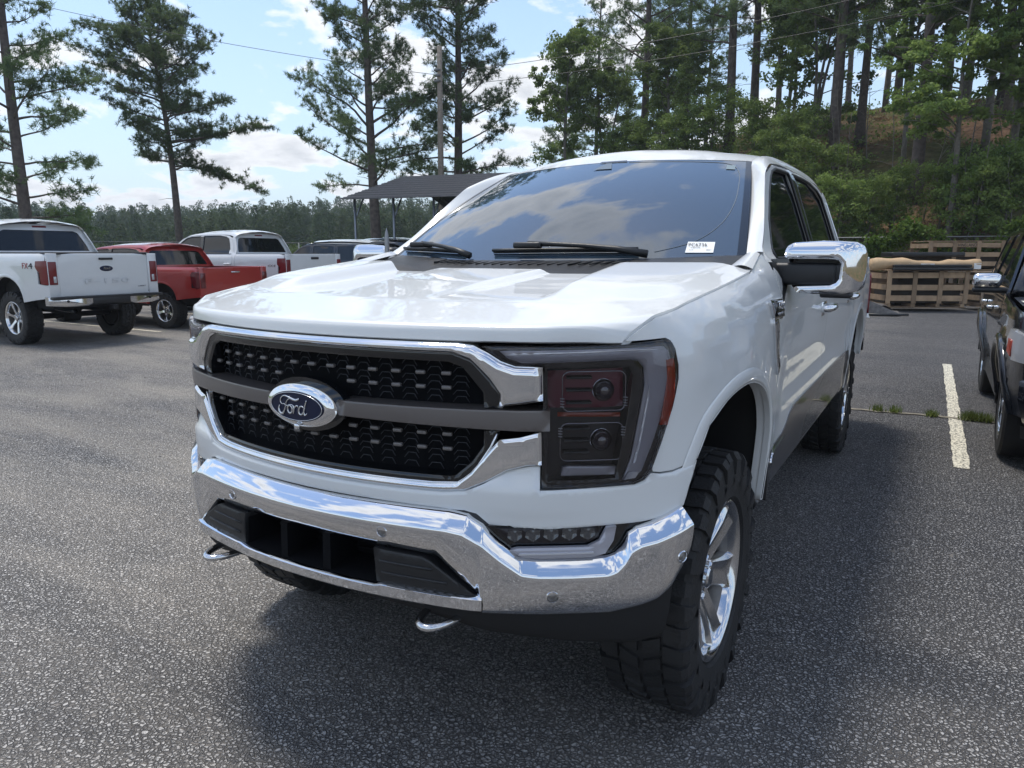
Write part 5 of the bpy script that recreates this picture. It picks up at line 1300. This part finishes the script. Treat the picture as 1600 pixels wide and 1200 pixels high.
# low undergrowth and dead brush over the slope
for nm_, lab_, mt_, cnt, sz, sd_ in (('undergrowth','low green undergrowth covering the wooded slope','leaf',520,.15,31),('dry_brush','brown dead leaves and brush scattered over the wooded slope','dryleaf',420,.12,32)):
    if nm_ == 'dry_brush': M['dryleaf'] = leaf_mat('dry_leaves', (.14,.085,.05), (.30,.20,.12), sc=2)
    rg_ = np.random.default_rng(sd_); A = []
    for k in range(cnt):
        x = rg_.uniform(-24, 16); y = 26.5+34*rg_.random()**1.4; h_ = rg_.uniform(.25,.95) if nm_ == 'undergrowth' else rg_.uniform(.10,.35); n = 70
        qv = unit(rg_.normal(0,1,(n,3)))*rg_.uniform(.1,1,(n,1))*np.array([1.0,1.0,h_*.7])*rg_.uniform(.6,1.5); A.append(qv+np.array([x, y, terrain(x, y)+h_*.35]))
    ug = Tri(); ug.add(leaves(rg_, np.concatenate(A), sz)); o = ug.build(nm_, M[mt_], None, 4); tag(o, lab_, 'undergrowth', kind='stuff')
# bare saplings and dead stems on the slope
rs2 = random.Random(44)
for k in range(14):
    az = rs2.uniform(-9, 5); d = rs2.uniform(29, 38); x, y = pos(az, d); m_ = MB(); H_ = rs2.uniform(2.2, 5.5); ln = (rs2.uniform(-.6,.6), rs2.uniform(-.4,.4))
    pts = trunk_pts(H_, ln, .12, 900+k, 9); m_.tube(pts, [.03*(1-.8*t) for t in np.linspace(0,1,9)], 5)
    for j in range(7):
        p = pts[rs2.randint(2,7)]; dd = Vector((rs2.uniform(-1,1), rs2.uniform(-1,1), rs2.uniform(.1,.9))).normalized()*rs2.uniform(.4,1.1); m_.tube([p, p+dd*.5+Vector((0,0,.04)), p+dd], [.012,.008,.003], 3)
    o = m_.build('bare_sapling', M['bark2']); o.location = (x, y, terrain(x, y)-.05); tag(o, 'thin bare sapling among the undergrowth of the wooded slope', 'sapling', 'bare saplings on the wooded slope')
# vines over the fence on the right
vg = Tri(); rng = np.random.default_rng(5)
cs_ = []
for k in range(420):
    x = rng.uniform(-3.5, 6.5); q = rng.random(); y = 25.75+.3*rng.normal()*.5+.05*x
    hgt_ = 1.5+1.1*(.5+.5*math.sin(x*1.7+1))*(1 if x > .3 else .45)
    z = hgt_*q**.6 + .25*rng.random()
    if x < -.8 and rng.random() < .5: continue
    cs_.append((x, y, z))
A = []
for c in cs_:
    n = 70; qv = unit(rng.normal(0,1,(n,3)))*rng.uniform(.1,1,(n,1))*np.array([.36,.30,.26]); A.append(qv+np.array(c))
vg.add(leaves(rng, np.concatenate(A), .11))
o = vg.build('vine', M['leaf2'], None, 4); tag(o, 'bright green vines smothering the chain link fence behind the crates', 'vines', kind='stuff')
# weedy strip in front of the fence and tufts in the joint
def tuft_mesh(rng, pts, h, n=26, w=.006):
    A = []
    for (x, y, z, s) in pts:
        a = rng.uniform(0, 6.28, n); l = h*s*rng.uniform(.5,1.1,n); ln = rng.uniform(.15,.7,n)*s*h
        b0 = np.stack([x+rng.normal(0,.03*s,n), y+rng.normal(0,.03*s,n), np.full(n, z)], 1); tip = b0+np.stack([np.cos(a)*ln, np.sin(a)*ln, l], 1)
        sd = np.stack([-np.sin(a), np.cos(a), np.zeros(n)], 1)*w; A.append(np.stack([b0-sd, b0+sd, tip], 1))
    t = Tri(); t.add(np.concatenate(A)); return t
rng = np.random.default_rng(9)
M['grass'] = leaf_mat('weed_grass', (.075,.115,.025), (.17,.20,.06), sc=3)
for nm, lab, xs in (('weed_tuft','small weed tuft in the pavement joint, nearest the rear tyre',[1.10]),('weed_tuft','upright weed tuft second along the pavement joint',[1.24]),('weed_tuft','weed tuft in the joint just left of the painted line',[1.56]),('weed_tuft','wide spreading weed patch in the joint between the painted line and SUV',[1.84,1.9,1.96,2.0,1.88])):
    t = tuft_mesh(rng, [(x-xs[0]+rng.normal(0,.01), rng.normal(0,.02), 0, .8 if len(xs)==1 else .9) for x in xs for _ in range(5)], .10, 22, .004)
    o = t.build(nm, M['grass']); o.location = (xs[0], 6.40, .006); tag(o, lab, 'weed')
wp = [(x, 25.2+.05*x+abs(rng.normal(0,.5)), .0, rng.uniform(.6,1.6)) for x in rng.uniform(-12, 9, 700)]
t = tuft_mesh(rng, wp, .32, 30, .012); o = t.build('grass', M['grass']); tag(o, 'rough grass along the foot of the wooded slope', 'grass', kind='stuff')
# weedy meadow edge and scrub beyond the lot on the left
sg = Tri(); A = []
for k in range(1500):
    az = rng.uniform(-70, -27); d = rng.uniform(37, 95); x, y = pos(az, d); hh = rng.uniform(.5, 1.7)*(1.2 if d < 45 else .9); n = 46
    qv = unit(rng.normal(0,1,(n,3)))*rng.uniform(.2,1,(n,1))*np.array([1.1,1.1,hh*.6]); A.append(qv+np.array([x, y, terrain(x, y)+hh*.45]))
sg.add(leaves(rng, np.concatenate(A), .28)); o = sg.build('scrub', leaf_mat('scrub_leaves', (.05,.085,.025), (.12,.15,.045), sc=.3), None, 4); tag(o, 'rough green scrub and saplings beyond the parking lot', 'scrub', kind='stuff')
# the far wood: one mass of small pines
fw = Tri(); rngf = np.random.default_rng(12); A = []
for k in range(1900):
    az = rngf.uniform(-80, -22); d = 95+190*rngf.random()**1.1; x, y = pos(az, d)
    top = 1.53+d*(.058+.016*smooth01((az+60)/22))*rngf.uniform(.80,1.06)*(.90+.10*(d-95)/190); z0 = terrain(x, y); Hh = max(3.0, top-z0)*rngf.choice([.7,.85,1.0,1.05]); n = 300
    q = rngf.random(n); wd = Hh*.19+.5; rad = wd*(np.sqrt(np.clip(np.sin(math.pi*(.12+.86*q)),0,1))*(1-.35*q))*rngf.uniform(.3,1,n); th = rngf.uniform(0, 6.28, n)
    c = np.stack([x+rad*np.cos(th), y+rad*np.sin(th), z0-.4+Hh*q], 1)
    L_ = (.26+.02*Hh)*(1-.3*q[:, None])
    d3 = unit(rngf.normal(0,1,(n,3))); s3 = unit(np.cross(d3, rngf.normal(0,1,(n,3)))); A.append(np.stack([c-d3*L_, c+s3*L_*.7, c+d3*L_], 1))
fw.add(np.concatenate(A)); o = fw.build('far_wood', M['farleaf']); tag(o, 'distant pine plantation along the horizon', 'forest', kind='stuff')

# ------------------------------------------------------------------ fences, pole, wires
M['galv'] = mat('galvanised_steel', (.30,.31,.32), .45, .7, noise=.15)
M['rail'] = mat('dull_steel', (.16,.165,.17), .5, .6)
def chain_fence(a, b, label, H=2.05, z0=0.0, step=3.0, mesh=True):
    A, B = Vector((*a, z0)), Vector((*b, z0)); L_ = (B-A).length; d = (B-A)/L_
    T = thing('chain_link_fence', label, 'fence', A)
    n = int(L_/step)
    p = MB(); p.tube([(0,0,0),(0,0,H)], .03, 8); po = p.build('fence_post', M['galv'], T)
    for k in range(1, n+1): link('fence_post', po.data, T, d*(L_*k/n))
    r = MB(); r.tube([(0,0,H), d*L_+Vector((0,0,H))], .022, 8); r.build('top_rail', M['rail'], T)
    if mesh:
        m_ = MB(); s = .14; k = -int(H/s); up = Vector((0,0,1))
        while k*s < L_:
            for sg in (1, -1):
                x0 = k*s; 
                pts = [(x0, 0), (x0+H, H)] if sg > 0 else [(x0, H), (x0+H, 0)]
                (xa, za), (xb, zb_) = pts
                if xa < 0: za += (zb_-za)*(-xa)/(xb-xa); xa = 0
                if xb > L_: zb_ = za+(zb_-za)*(L_-xa)/(xb-xa); xb = L_
                if xb > xa:
                    m_.tube([d*xa+up*za, d*xb+up*zb_], .003, 3, cap=False)
            k += 1
        m_.build('wire_mesh', M['rail'], T)
chain_fence((-5.5,25.55), (7.5,26.1), 'chain link fence along the foot of the wooded hill, behind the crates')
chain_fence((-34,14.5), (-21.5,33.5), 'chain link fence at the far left edge of the lot, behind the parked pickups', mesh=False)
def windscreen_fence():
    T = thing('privacy_fence', 'black mesh screened fence panel left of the carport posts', 'fence', (-24.0,26.2,0), R(28))
    m_ = MB(); rows = []
    for z in (0.05,.7,1.4,2.0): rows.append([(x, .03*math.sin(x*2.2+z), z) for x in np.linspace(0,7.5,40)])
    m_.grid(rows); m_.build('screen_cloth', mat('black_screen_cloth', (.018,.02,.024), .8), T)
    for k in range(4):
        p = MB(); p.tube([(k*2.5,.06,0),(k*2.5,.06,2.08)], .03, 8); p.build('fence_post', M['rail'], T)
windscreen_fence()
def utility_pole():
    x, y = pos(-35.9, 37); z = terrain(x, y); T = thing('utility_pole', 'weathered wooden utility pole rising behind the carport roof', 'utility pole', (x, y, z))
    p = MB(); p.tube([(0,0,0),(.02,0,6),(.05,0,11.3-z)], [.16,.14,.12], 12); p.build('pole', mat('weathered_pole', (.27,.23,.19), .85, noise=.3, nscale=10, bump=.5, bscale=30), T)
    p = MB()
    for zz in (9.9,9.6,9.3): p.lathe_x([(-.05,.05),(0,.07),(.05,.05)], 10, (0,0,0)); 
    p.v = [(v[0]*1.0+.0, v[1], v[2]) for v in p.v]
    p2 = MB()
    for zz in (10.2-z, 9.95-z, 9.7-z): p2.rbox((0,-.15,zz), (.30,.16,.10), .02)
    p2.build('insulator', mat('insulator_grey', (.17,.17,.17), .4), T)
    top = Vector((x, y, 0)); P0 = Vector((x, y, 10.1)); P1 = Vector((x, y, 9.5))
    def wire(a, b, sag, label, r=.012):
        m_ = MB(); pts = [a.lerp(b, t)+Vector((0,0,-sag*4*t*(1-t))) for t in np.linspace(0,1,30)]; m_.tube(pts, r, 5); tag(m_.build('power_line', M['black']), label, 'power line')
    E0 = Vector((18, 27, 12.6)); E1 = Vector((18, 27, 11.6))
    wire(P0, E0, 1.1, 'upper power line running right across the wood from the utility pole'); wire(P1, E1, 1.1, 'lower power line running right across the wood from the utility pole')
    wire(Vector((x, y, 10.0)), Vector((-42, 14, 14.6)), .5, 'power line crossing the open sky on the left')
utility_pole()

# ------------------------------------------------------------------ carport
def carport():
    ox, oy = -16.6, 18.2; rz = R(12)
    T = thing('carport', 'open metal carport with dark ribbed gable roof behind the parked cars', 'carport', (ox, oy, 0), rz)
    L_, W_, ze, zr = 11.0, 9.6, 3.45, 4.65
    rm = mat('dark_roof_sheet', (.055,.058,.066), .35, .6, noise=.1)
    pl = mat('galvanised_post', (.22,.24,.27), .4, .8)
    for side in (0, 1):
        y0, y1 = (-.25, W_/2) if side == 0 else (W_+.25, W_/2)
        z0 = ze-.06
        n = 10
        for k in range(n):  # overlapping horizontal roof sheets
            a, b = k/n, (k+1)/n; ya, yb = y0+(y1-y0)*a, y0+(y1-y0)*b; za, zb_ = z0+(zr-z0)*a, z0+(zr-z0)*b
            m_ = MB(); t = .018
            prof_ = [(0,0),(.0,t),(.10,t*.9),(.13,t+.022),(.20,t+.022),(.23,t*.8),(.5,t*.7),(.53,t+.016),(.60,t+.016),(.63,t*.6),(1.0,t*.3),(1.0,-.004),(0,-.004)]
            rows = [[(x, ya+(yb-ya)*p, za+(zb_-za)*p+h) for p, h in prof_] for x in (-.3, L_+.3)]
            m_.grid(rows, smooth=False, closed=True); m_.build('roof_panel', rm, T)
    # posts, braces, trusses
    def bar(a, b, w=.06):
        m_ = MB(); m_.tube([a, b], w*.62, 4); return m_
    for k in range(8):
        x = .15+k*1.52
        if x > L_: break
        for y in (0, W_):
            bar((x, y, 0), (x, y, ze), .075).build('post', pl, T)
            s_ = 1 if y == 0 else -1
            bar((x, y, ze-.75), (x, y+s_*.75, ze+.17), .05).build('brace', pl, T)
        bar((x, 0, ze-.02), (x, W_/2, zr-.09), .07).build('rafter', pl, T); bar((x, W_, ze-.02), (x, W_/2, zr-.09), .07).build('rafter', pl, T)
        if k in (0,2,4,6): bar((x, W_/2-1.2, zr-.42), (x, W_/2+1.2, zr-.42), .05).build('collar_tie', pl, T)
    for y in (0, W_): bar((0, y, ze-.02), (L_, y, ze-.02), .07).build('eave_rail', pl, T)
carport()

# ------------------------------------------------------------------ crates, rolls and pallets by the hill
M['wood'] = mat('raw_pine_boards', (.34,.235,.145), .8, noise=.25, nscale=5, bump=.3, bscale=40)
M['wood2'] = mat('old_boards', (.26,.20,.145), .85, noise=.3, nscale=5, bump=.3, bscale=40)
for _k in ('wood','wood2'):
    _t = M[_k].node_tree; _b = _t.nodes['Principled BSDF']; _o = _t.nodes.new('ShaderNodeObjectInfo'); _h = _t.nodes.new('ShaderNodeHueSaturation'); _r = _t.nodes.new('ShaderNodeMapRange'); _r.inputs[3].default_value = .62; _r.inputs[4].default_value = 1.25
    _s = _b.inputs['Base Color'].links[0].from_socket; _t.links.new(_o.outputs['Random'], _r.inputs[0]); _t.links.new(_r.outputs[0], _h.inputs['Value']); _t.links.new(_s, _h.inputs['Color']); _t.links.new(_h.outputs[0], _b.inputs['Base Color'])
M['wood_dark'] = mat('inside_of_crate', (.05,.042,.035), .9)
def crate(label, loc, rz, L_=3.0, H=.86, D=1.1, bays=3, m=None, letters=None, rows_=3, bottom=.12):
    m = m or M['wood']; T = thing('wooden_crate', label, 'crate', loc, rz)
    def plank(c, d):
        b = MB(); b.box(c, d, tilt=Matrix.Rotation(random.uniform(-.006,.006), 3, 'Y')); return b.build('plank', m, T)
    for y in (0, D):
        gap = (H-bottom)/rows_
        for r in range(rows_):
            plank((L_/2, y, bottom+gap*(r+.5)+random.uniform(-.01,.01)+gap*.12*(1 if r==rows_-1 else 0)), (L_*random.uniform(.98,1.0), .020, gap*.50))
        for k in range(bays+1):
            x = .06+(L_-.12)*k/bays; plank((x, y+(-.022 if y == 0 else .022), bottom+(H-bottom)/2), (.115, .022, H-bottom))
    for x in (0, L_):
        for r in range(rows_): gap = (H-bottom)/rows_; plank((x, D/2, bottom+gap*(r+.5)), (.020, D-.03, gap*.5))
    for k in range(6): plank((L_/2, .06+k*(D-.12)/5, H+.012), (L_, .12, .020))
    for k in range(4): plank((.1+(L_-.2)*k/3, D/2, bottom-.05), (.10, D, .08))
    for k in range(3): plank((L_/2, .08+k*(D-.16)/2, .018), (L_, .13, .022))
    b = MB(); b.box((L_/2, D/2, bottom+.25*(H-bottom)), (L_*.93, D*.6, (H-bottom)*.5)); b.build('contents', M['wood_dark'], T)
    if letters: text_part('stencil', letters, .13, M['ink'], T, (L_/2, -.036, H-.11), (R(90),0,0), .001, width=.55)
    return T
CZ = R(27)
crate('pale crate in front, with the black bars and brown roll lying on top', (.32,20.2,.10), CZ, 2.10, .98)
crate('crate standing low to the right, behind the front crate', (2.50,21.6,.10), CZ, 2.3, .92, m=M['wood2'])
crate('raised crate at the back right, with stencilled top board', (1.15,23.65,1.02), CZ, 2.2, .86, m=M['wood'], letters='VINELAND', bottom=.08)
crate('weathered crate hidden at the back right, under the raised crate', (1.10,23.6,.0), CZ, 2.3, .98, m=M['wood2'])
crate('old grey crate at the left, partly behind the front crate', (-.55,21.4,.02), CZ, 1.5, .80, m=M['wood2'])
def roll():
    T = thing('wrapped_roll', 'long brown paper wrapped roll lying across the front crate', 'roll', (-.10,20.25,1.24), CZ)
    b = MB(); pts = [(x, 0, (.0 if x < 1 else -.012*(x-1))+.02*math.sin(x*3)) for x in np.linspace(0, 2.78, 22)]
    b.tube(pts, [.155+.018*math.sin(i*1.3)-.045*math.exp(-((i-11)/3)**2)+(-.02 if i > 15 else 0) for i in range(22)], 14); b.build('paper_wrap', mat('kraft_paper', (.48,.33,.19), .75, noise=.2, nscale=4, bump=.5, bscale=12), T)
    b = MB(); b.box((2.68,-.140,-.04), (.18,.012,.15)); b.build('shipping_label', M['paper'], T)
    b = MB(); b.box((1.42,-.112,.0), (.35,.012,.05)); b.build('tape', M['paper'], T)
roll()
def black_bars():
    T = thing('black_rail_bundle', 'bundle of long black rails resting on the front crate', 'rails', (.45,20.10,1.08), CZ)
    for k, (y, z, w) in enumerate(((0,.05,2.00),(.10,.05,2.04),(.05,.13,1.96),(.16,.12,1.96))):
        b = MB(); b.rbox((w/2+.02*k, y, z), (w, .09, .07), .015); b.build('rail', M['black'], T)
black_bars()
def black_tarp():
    T = thing('black_sheet', 'flat black sheet stacked behind the brown roll', 'sheet', (.30,20.75,1.50), CZ)
    b = MB(); b.rbox((.95,.2,0), (1.9,.7,.13), .03); b.build('sheet', M['black'], T); 
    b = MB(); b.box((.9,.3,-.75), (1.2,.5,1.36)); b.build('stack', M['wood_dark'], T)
black_tarp()
def scrap():
    T = thing('wrecked_fender', 'dented grey car panel lying on the asphalt beside the crates', 'scrap panel', (.22,18.5,0), R(10))
    b = MB(); rows = []
    for i in range(10):
        t = i/9; rows.append([(-.42+.95*t+.05*math.sin(j), .1+.5*s_, (.50-.42*t)*(1-.25*s_)+.06*math.sin(i*1.2+j)) for j, s_ in enumerate(np.linspace(0,1,6))])
    b.grid(rows); b.grid([[(-.42+.95*i/9, .08, .02), (-.42+.95*i/9, .10, .50-.42*i/9)] for i in range(10)]); b.build('panel', mat('scratched_grey_metal', (.16,.15,.145), .45, .5, noise=.4, nscale=12, bump=.4, bscale=20), T)
    b = MB(); b.tube([(-.4,.05,.05),(.1,-.02,.04),(.75,.1,.05)], .03, 6); b.build('edge_strip', M['black'], T)
    T2 = thing('scrap_sheet', 'white scrap of sheet standing by the rear tyre of the near truck', 'scrap', (-.02,18.0,0)); b = MB(); b.add([(-.12,0,0),(.16,0,0),(.02,.02,.45),(-.10,.02,.5)], [(0,1,2,3)]); b.add([(-.12,.02,0),(.16,.02,0),(.02,.04,.45),(-.10,.04,.5)], [(3,2,1,0)]); b.build('sheet', M['paper'], T2)
scrap()

# ------------------------------------------------------------------ other vehicles
make_pickup('ford', M['white2'], 'lifted white pickup with red lettering on the bed side, at the left edge', (-16.6,5.70,0), R(-89), (1,1,1.02), wstyle='ford')
make_pickup('colorado', M['red'], 'red pickup with open bed between the two white pickups', (-16.55,8.35,0), R(-86), (.93,.93,.835), wstyle='five')
make_pickup('silverado', M['white2'], 'white crew cab pickup beyond the red pickup, black tailgate handle', (-17.8,11.6,0), R(-88), (1,1,1.01), wstyle='five')
SUV_PL = [(0,.0),(.2,.01),(.4,.05),(.6,.13),(.74,.22),(.84,.32),(.90,.45),(.935,.62),(.95,.9),(.96,1.5),(.96,3.6),(.955,4.1),(.93,4.45),(.86,4.66),(.72,4.76)]
SP = Plan(SUV_PL)
def make_suv(paint, label, loc, rz, scale=None, roofm=None, black_hood=False, chrome_mirror=True, wagon=True, group=None, detail=False):
    T = thing('suv', label, 'SUV', loc, rz, group, scale)
    def zsh(y): return interp(y, [0,.3,.8,1.3,4.8], [.86,1.0,1.06,1.10,1.14])
    def pt(s, z, e=0.):
        x, y, nx, ny = SP.at(s); q = z-zsh(y); o = interp(q, [-.7,-.45,-.25,-.05,0,.03,.45,.55,.60,.64], [-.06,0,.01,.0,-.015,-.03,-.17,-.215,-.26,-.36])
        if s > .9:
            for yc in (.98, 3.85):
                r = math.hypot(y-yc, z-.38); o += .022*(1-smooth01((r-.44)/.10)) if r < .6 else 0
        return np.array([x+nx*(o+e), y+ny*(o+e), z])
    SYs = SP.s_y
    def S2(p): return [(SYs(y), z) for y, z in p]
    def AR(yc): return [(yc+.42*math.cos(a), .38+.42*math.sin(a)) for a in np.linspace(math.pi, 0, 15)]
    def B2(name, o, m=paint, e=0., **k): k.setdefault('step', .05 if detail else .1); return both(name, o, lambda s, z: pt(s, z, e), m, T, **k)
    fe = [(.96,.60),(.96,.93)]+S2([(.50,zsh(.5)+.01),(.9,1.075),(1.25,1.10),(1.35,1.12),(1.38,.9),(1.38,.30)])+S2(AR(.98)[::-1])+[(SYs(.53),.38),(.97,.38)]
    B2('fender', fe)
    B2('front_door', S2([(1.39,.32),(1.39,1.12),(1.62,1.28),(1.95,1.50),(2.15,1.585),(2.45,1.60),(2.47,.32)]), holes=[S2([(1.62,1.17),(1.72,1.28),(2.02,1.49),(2.18,1.54),(2.40,1.55),(2.42,1.17)])])
    B2('rear_door', S2([(2.48,.32),(2.46,1.60),(3.0,1.61),(3.35,1.59),(3.42,1.17),(3.36,.8),(3.40,.60),(3.36,.32)]), holes=[S2([(2.53,1.17),(2.52,1.55),(3.0,1.56),(3.28,1.54),(3.34,1.17)])])
    B2('quarter_panel', S2([(3.38,.32),(3.42,.32)]+AR(3.85)[0:]+[(4.29,.36),(4.60,.40),(4.66,1.1),(4.50,1.57),(4.0,1.60),(3.36,1.60),(3.43,1.17),(3.37,.8),(3.41,.60)]), holes=[S2([(3.50,1.19),(3.44,1.54),(4.0,1.545),(4.30,1.50),(4.42,1.20)])])
    for g in ([(1.60,1.16),(1.72,1.29),(2.02,1.50),(2.18,1.55),(2.42,1.56),(2.44,1.16)], [(2.51,1.16),(2.50,1.56),(3.0,1.57),(3.30,1.55),(3.36,1.16)], [(3.48,1.18),(3.42,1.55),(4.0,1.555),(4.32,1.51),(4.44,1.19)]):
        B2('side_window', S2(g), M['sideglass'], -.012, depth=0, step=.12)
    for A_ in (.98, 3.85):
        lip = MB(); lip.grid([[pt(SYs(A_+r*math.cos(a)), .38+r*math.sin(a), e) for r, e in ((.41,-.03),(.41,.012),(.44,.02),(.475,.012),(.48,-.002))] for a in np.linspace(math.pi, 0, 21)]); o = lip.build('arch_lip', paint, T); link('arch_lip', o.data, T).scale = (-1,1,1)
    # roof, glass, bonnet, tail lofts
    def loft(name, st, m, n=13):
        b = MB(); b.grid([[(x_*u, y-dy*(1-u*u), z+cr*(1-abs(u)**3)) for u in np.linspace(-1,1,n)] for x_, y, z, dy, cr in st]); return b.build(name, m, T)
    loft('roof', [(.60,2.15,1.585,.10,.05),(.66,2.4,1.655,.0,.06),(.67,3.0,1.675,0,.06),(.66,3.8,1.665,0,.06),(.62,4.4,1.63,-.06,.05)], roofm or paint)
    loft('roof_side', [(.742,2.10,1.575,.08,.0),(.735,2.4,1.605,.0,.05),(.735,3.0,1.615,0,.06),(.73,3.8,1.60,0,.06),(.70,4.45,1.565,-.04,.05)], roofm or paint)
    loft('windscreen', [(.80,1.35,1.11,.22,.01),(.70,1.80,1.37,.18,.03),(.62,2.16,1.575,.12,.05)], M['glass'])
    for sx in (-1,1):
        b = MB(); b.tube([(sx*.86,1.36,1.11),(sx*.77,1.80,1.365),(sx*.68,2.16,1.575),(sx*.70,2.5,1.62)], [.05,.04,.035,.03], 8); b.build('door_pillar', paint, T)
    loft('bonnet', [(.74,.16,.86,.14,.0),(.80,.34,.975,.17,.01),(.86,.8,1.045,.2,.025),(.90,1.22,1.09,.24,.03)], paint)
    loft('rear_window', [(.66,4.62,1.14,-.1,.0),(.60,4.46,1.57,-.06,.03)], M['sideglass'])
    loft('tailgate', [(.80,4.68,.55,-.08,0),(.84,4.70,.85,-.08,0),(.82,4.66,1.13,-.08,0),(.66,4.60,1.16,-.08,.0)], paint)
    bb = MB()
    bb.grid([[pt(s, z, e) for s in np.linspace(-.965, .965, 31)] for z, e in ((.30,-.05),(.36,.02),(.50,.035),(.62,.02),(.63,-.02),(.88,-.03))]); bb.build('front_bumper', paint, T)
    b2 = MB(); b2.grid([[pt(s, z, .035) for s in np.linspace(-.965, .965, 31)] for z in (.26,.34)]); b2.build('lower_valance', M['black'], T)
    b3 = MB(); b3.grid([[(x, 4.75+.02*math.cos(x*2)-(.12 if abs(x)>.85 else 0), z) for x in np.linspace(-.93,.93,15)] for z in (.36,.46,.60)]); b3.build('rear_bumper', paint, T)
    B2('headlight', [(.60,.72),(.60,.84),(.90,.89),(1.12,.93),(1.17,.86),(1.06,.74)], M['clearlens'], .035, depth=.04, step=.05)
    B2('headlight_marker', [(1.06,.76),(1.07,.86),(1.12,.87),(1.12,.79)], M['amber'], .042, depth=.01, step=.05)
    B2('tail_lamp', S2([(4.50,.90),(4.46,1.14),(4.66,1.15),(4.66,.90)]), M['redlens'], .01, depth=.02, step=.08)
    for sx in (-1,1):
        o = MB(); o.rbox((sx*1.065,1.56,1.195), (.20,.13,.11), .04, seg=3)
        mr_ = o.build('side_mirror', M['chrome'] if chrome_mirror else paint, T)
        o = MB(); o.rbox((sx*1.03,1.57,1.125), (.26,.12,.04), .015); o.build('mirror_base', M['black'], mr_)
        for y in (2.30, 3.25):
            o = MB(); p = pt(SYs(y), .96); o.tube([(sx*p[0],y-.09,.96),(sx*(p[0]+.035),y-.06,.965),(sx*(p[0]+.035),y+.06,.965),(sx*p[0],y+.09,.96)], .014, 8); o.build('door_handle', M['chrome'], T)
    B2('lower_cladding', S2([(1.42,.30),(3.40,.30),(3.42,.42),(1.41,.42)]), M['black'], .006, step=.1)
    wl = []
    for (y, sx) in ((.98,1),(.98,-1),(3.85,1),(3.85,-1)):
        w = wheel(T, '', (sx*.80, y, .372), sx, 'plain', .372, .25, .235)
    c = MB(); c.box((0,2.4,.45), (1.5,4.2,.25)); c.box((0,2.6,.95), (1.6,2.6,.08)); c.build('chassis', M['under'], T)
    for A_ in (.98, 3.85):
        wv = MB(); wv.grid([[(.88, A_+.43*math.cos(a), .38+.43*math.sin(a)), (.3, A_+.43*math.cos(a), .38+.43*math.sin(a))] for a in np.linspace(math.pi, 0, 15)]); o = wv.build('wheel_well', M['under'], T); link('wheel_well', o.data, T).scale = (-1,1,1)
    return T
make_suv(M['charcoal'], 'dark navy SUV parked at the right edge, chrome mirror facing the camera', (2.94,4.12,0), 0, (1.03,1.02,1.10), detail=True)
make_suv(M['charcoal'], 'dark SUV with pale roof behind the near truck, left of its windscreen', (-17.0,14.9,0), R(-88), (1.02,1.02,1.12), roofm=M['white2'])
make_suv(M['greypaint'], 'grey SUV just beyond the white crew cab pickup tailgate', (-21.5,19.6,0), R(-92), (1.0,1.0,1.06))
make_suv(M['charcoal'], 'black roofed SUV parked behind the white SUV', (-18.5,18.9,0), R(-92), (1.0,1.0,1.20))

# ------------------------------------------------------------------ haze
def haze():
    b = MB(); x0, x1, y0, y1, z0, z1 = -860, 330, -150, 860, -1.5, 42
    b.add([(x0,y0,z0),(x1,y0,z0),(x1,y1,z0),(x0,y1,z0),(x0,y0,z1),(x1,y0,z1),(x1,y1,z1),(x0,y1,z1)], [(0,3,2,1),(4,5,6,7),(0,1,5,4),(1,2,6,5),(2,3,7,6),(3,0,4,7)])
    m = bpy.data.materials.new('haze'); m.use_nodes = True; nt = m.node_tree; nt.nodes.clear(); o = nt.nodes.new('ShaderNodeOutputMaterial'); v = nt.nodes.new('ShaderNodeVolumePrincipled')
    v.inputs['Color'].default_value = (.80,.88,1,1); v.inputs['Density'].default_value = .0006; v.inputs['Anisotropy'].default_value = .2; nt.links.new(v.outputs[0], o.inputs['Volume'])
    tag(b.build('haze', m), kind='stuff')

haze()
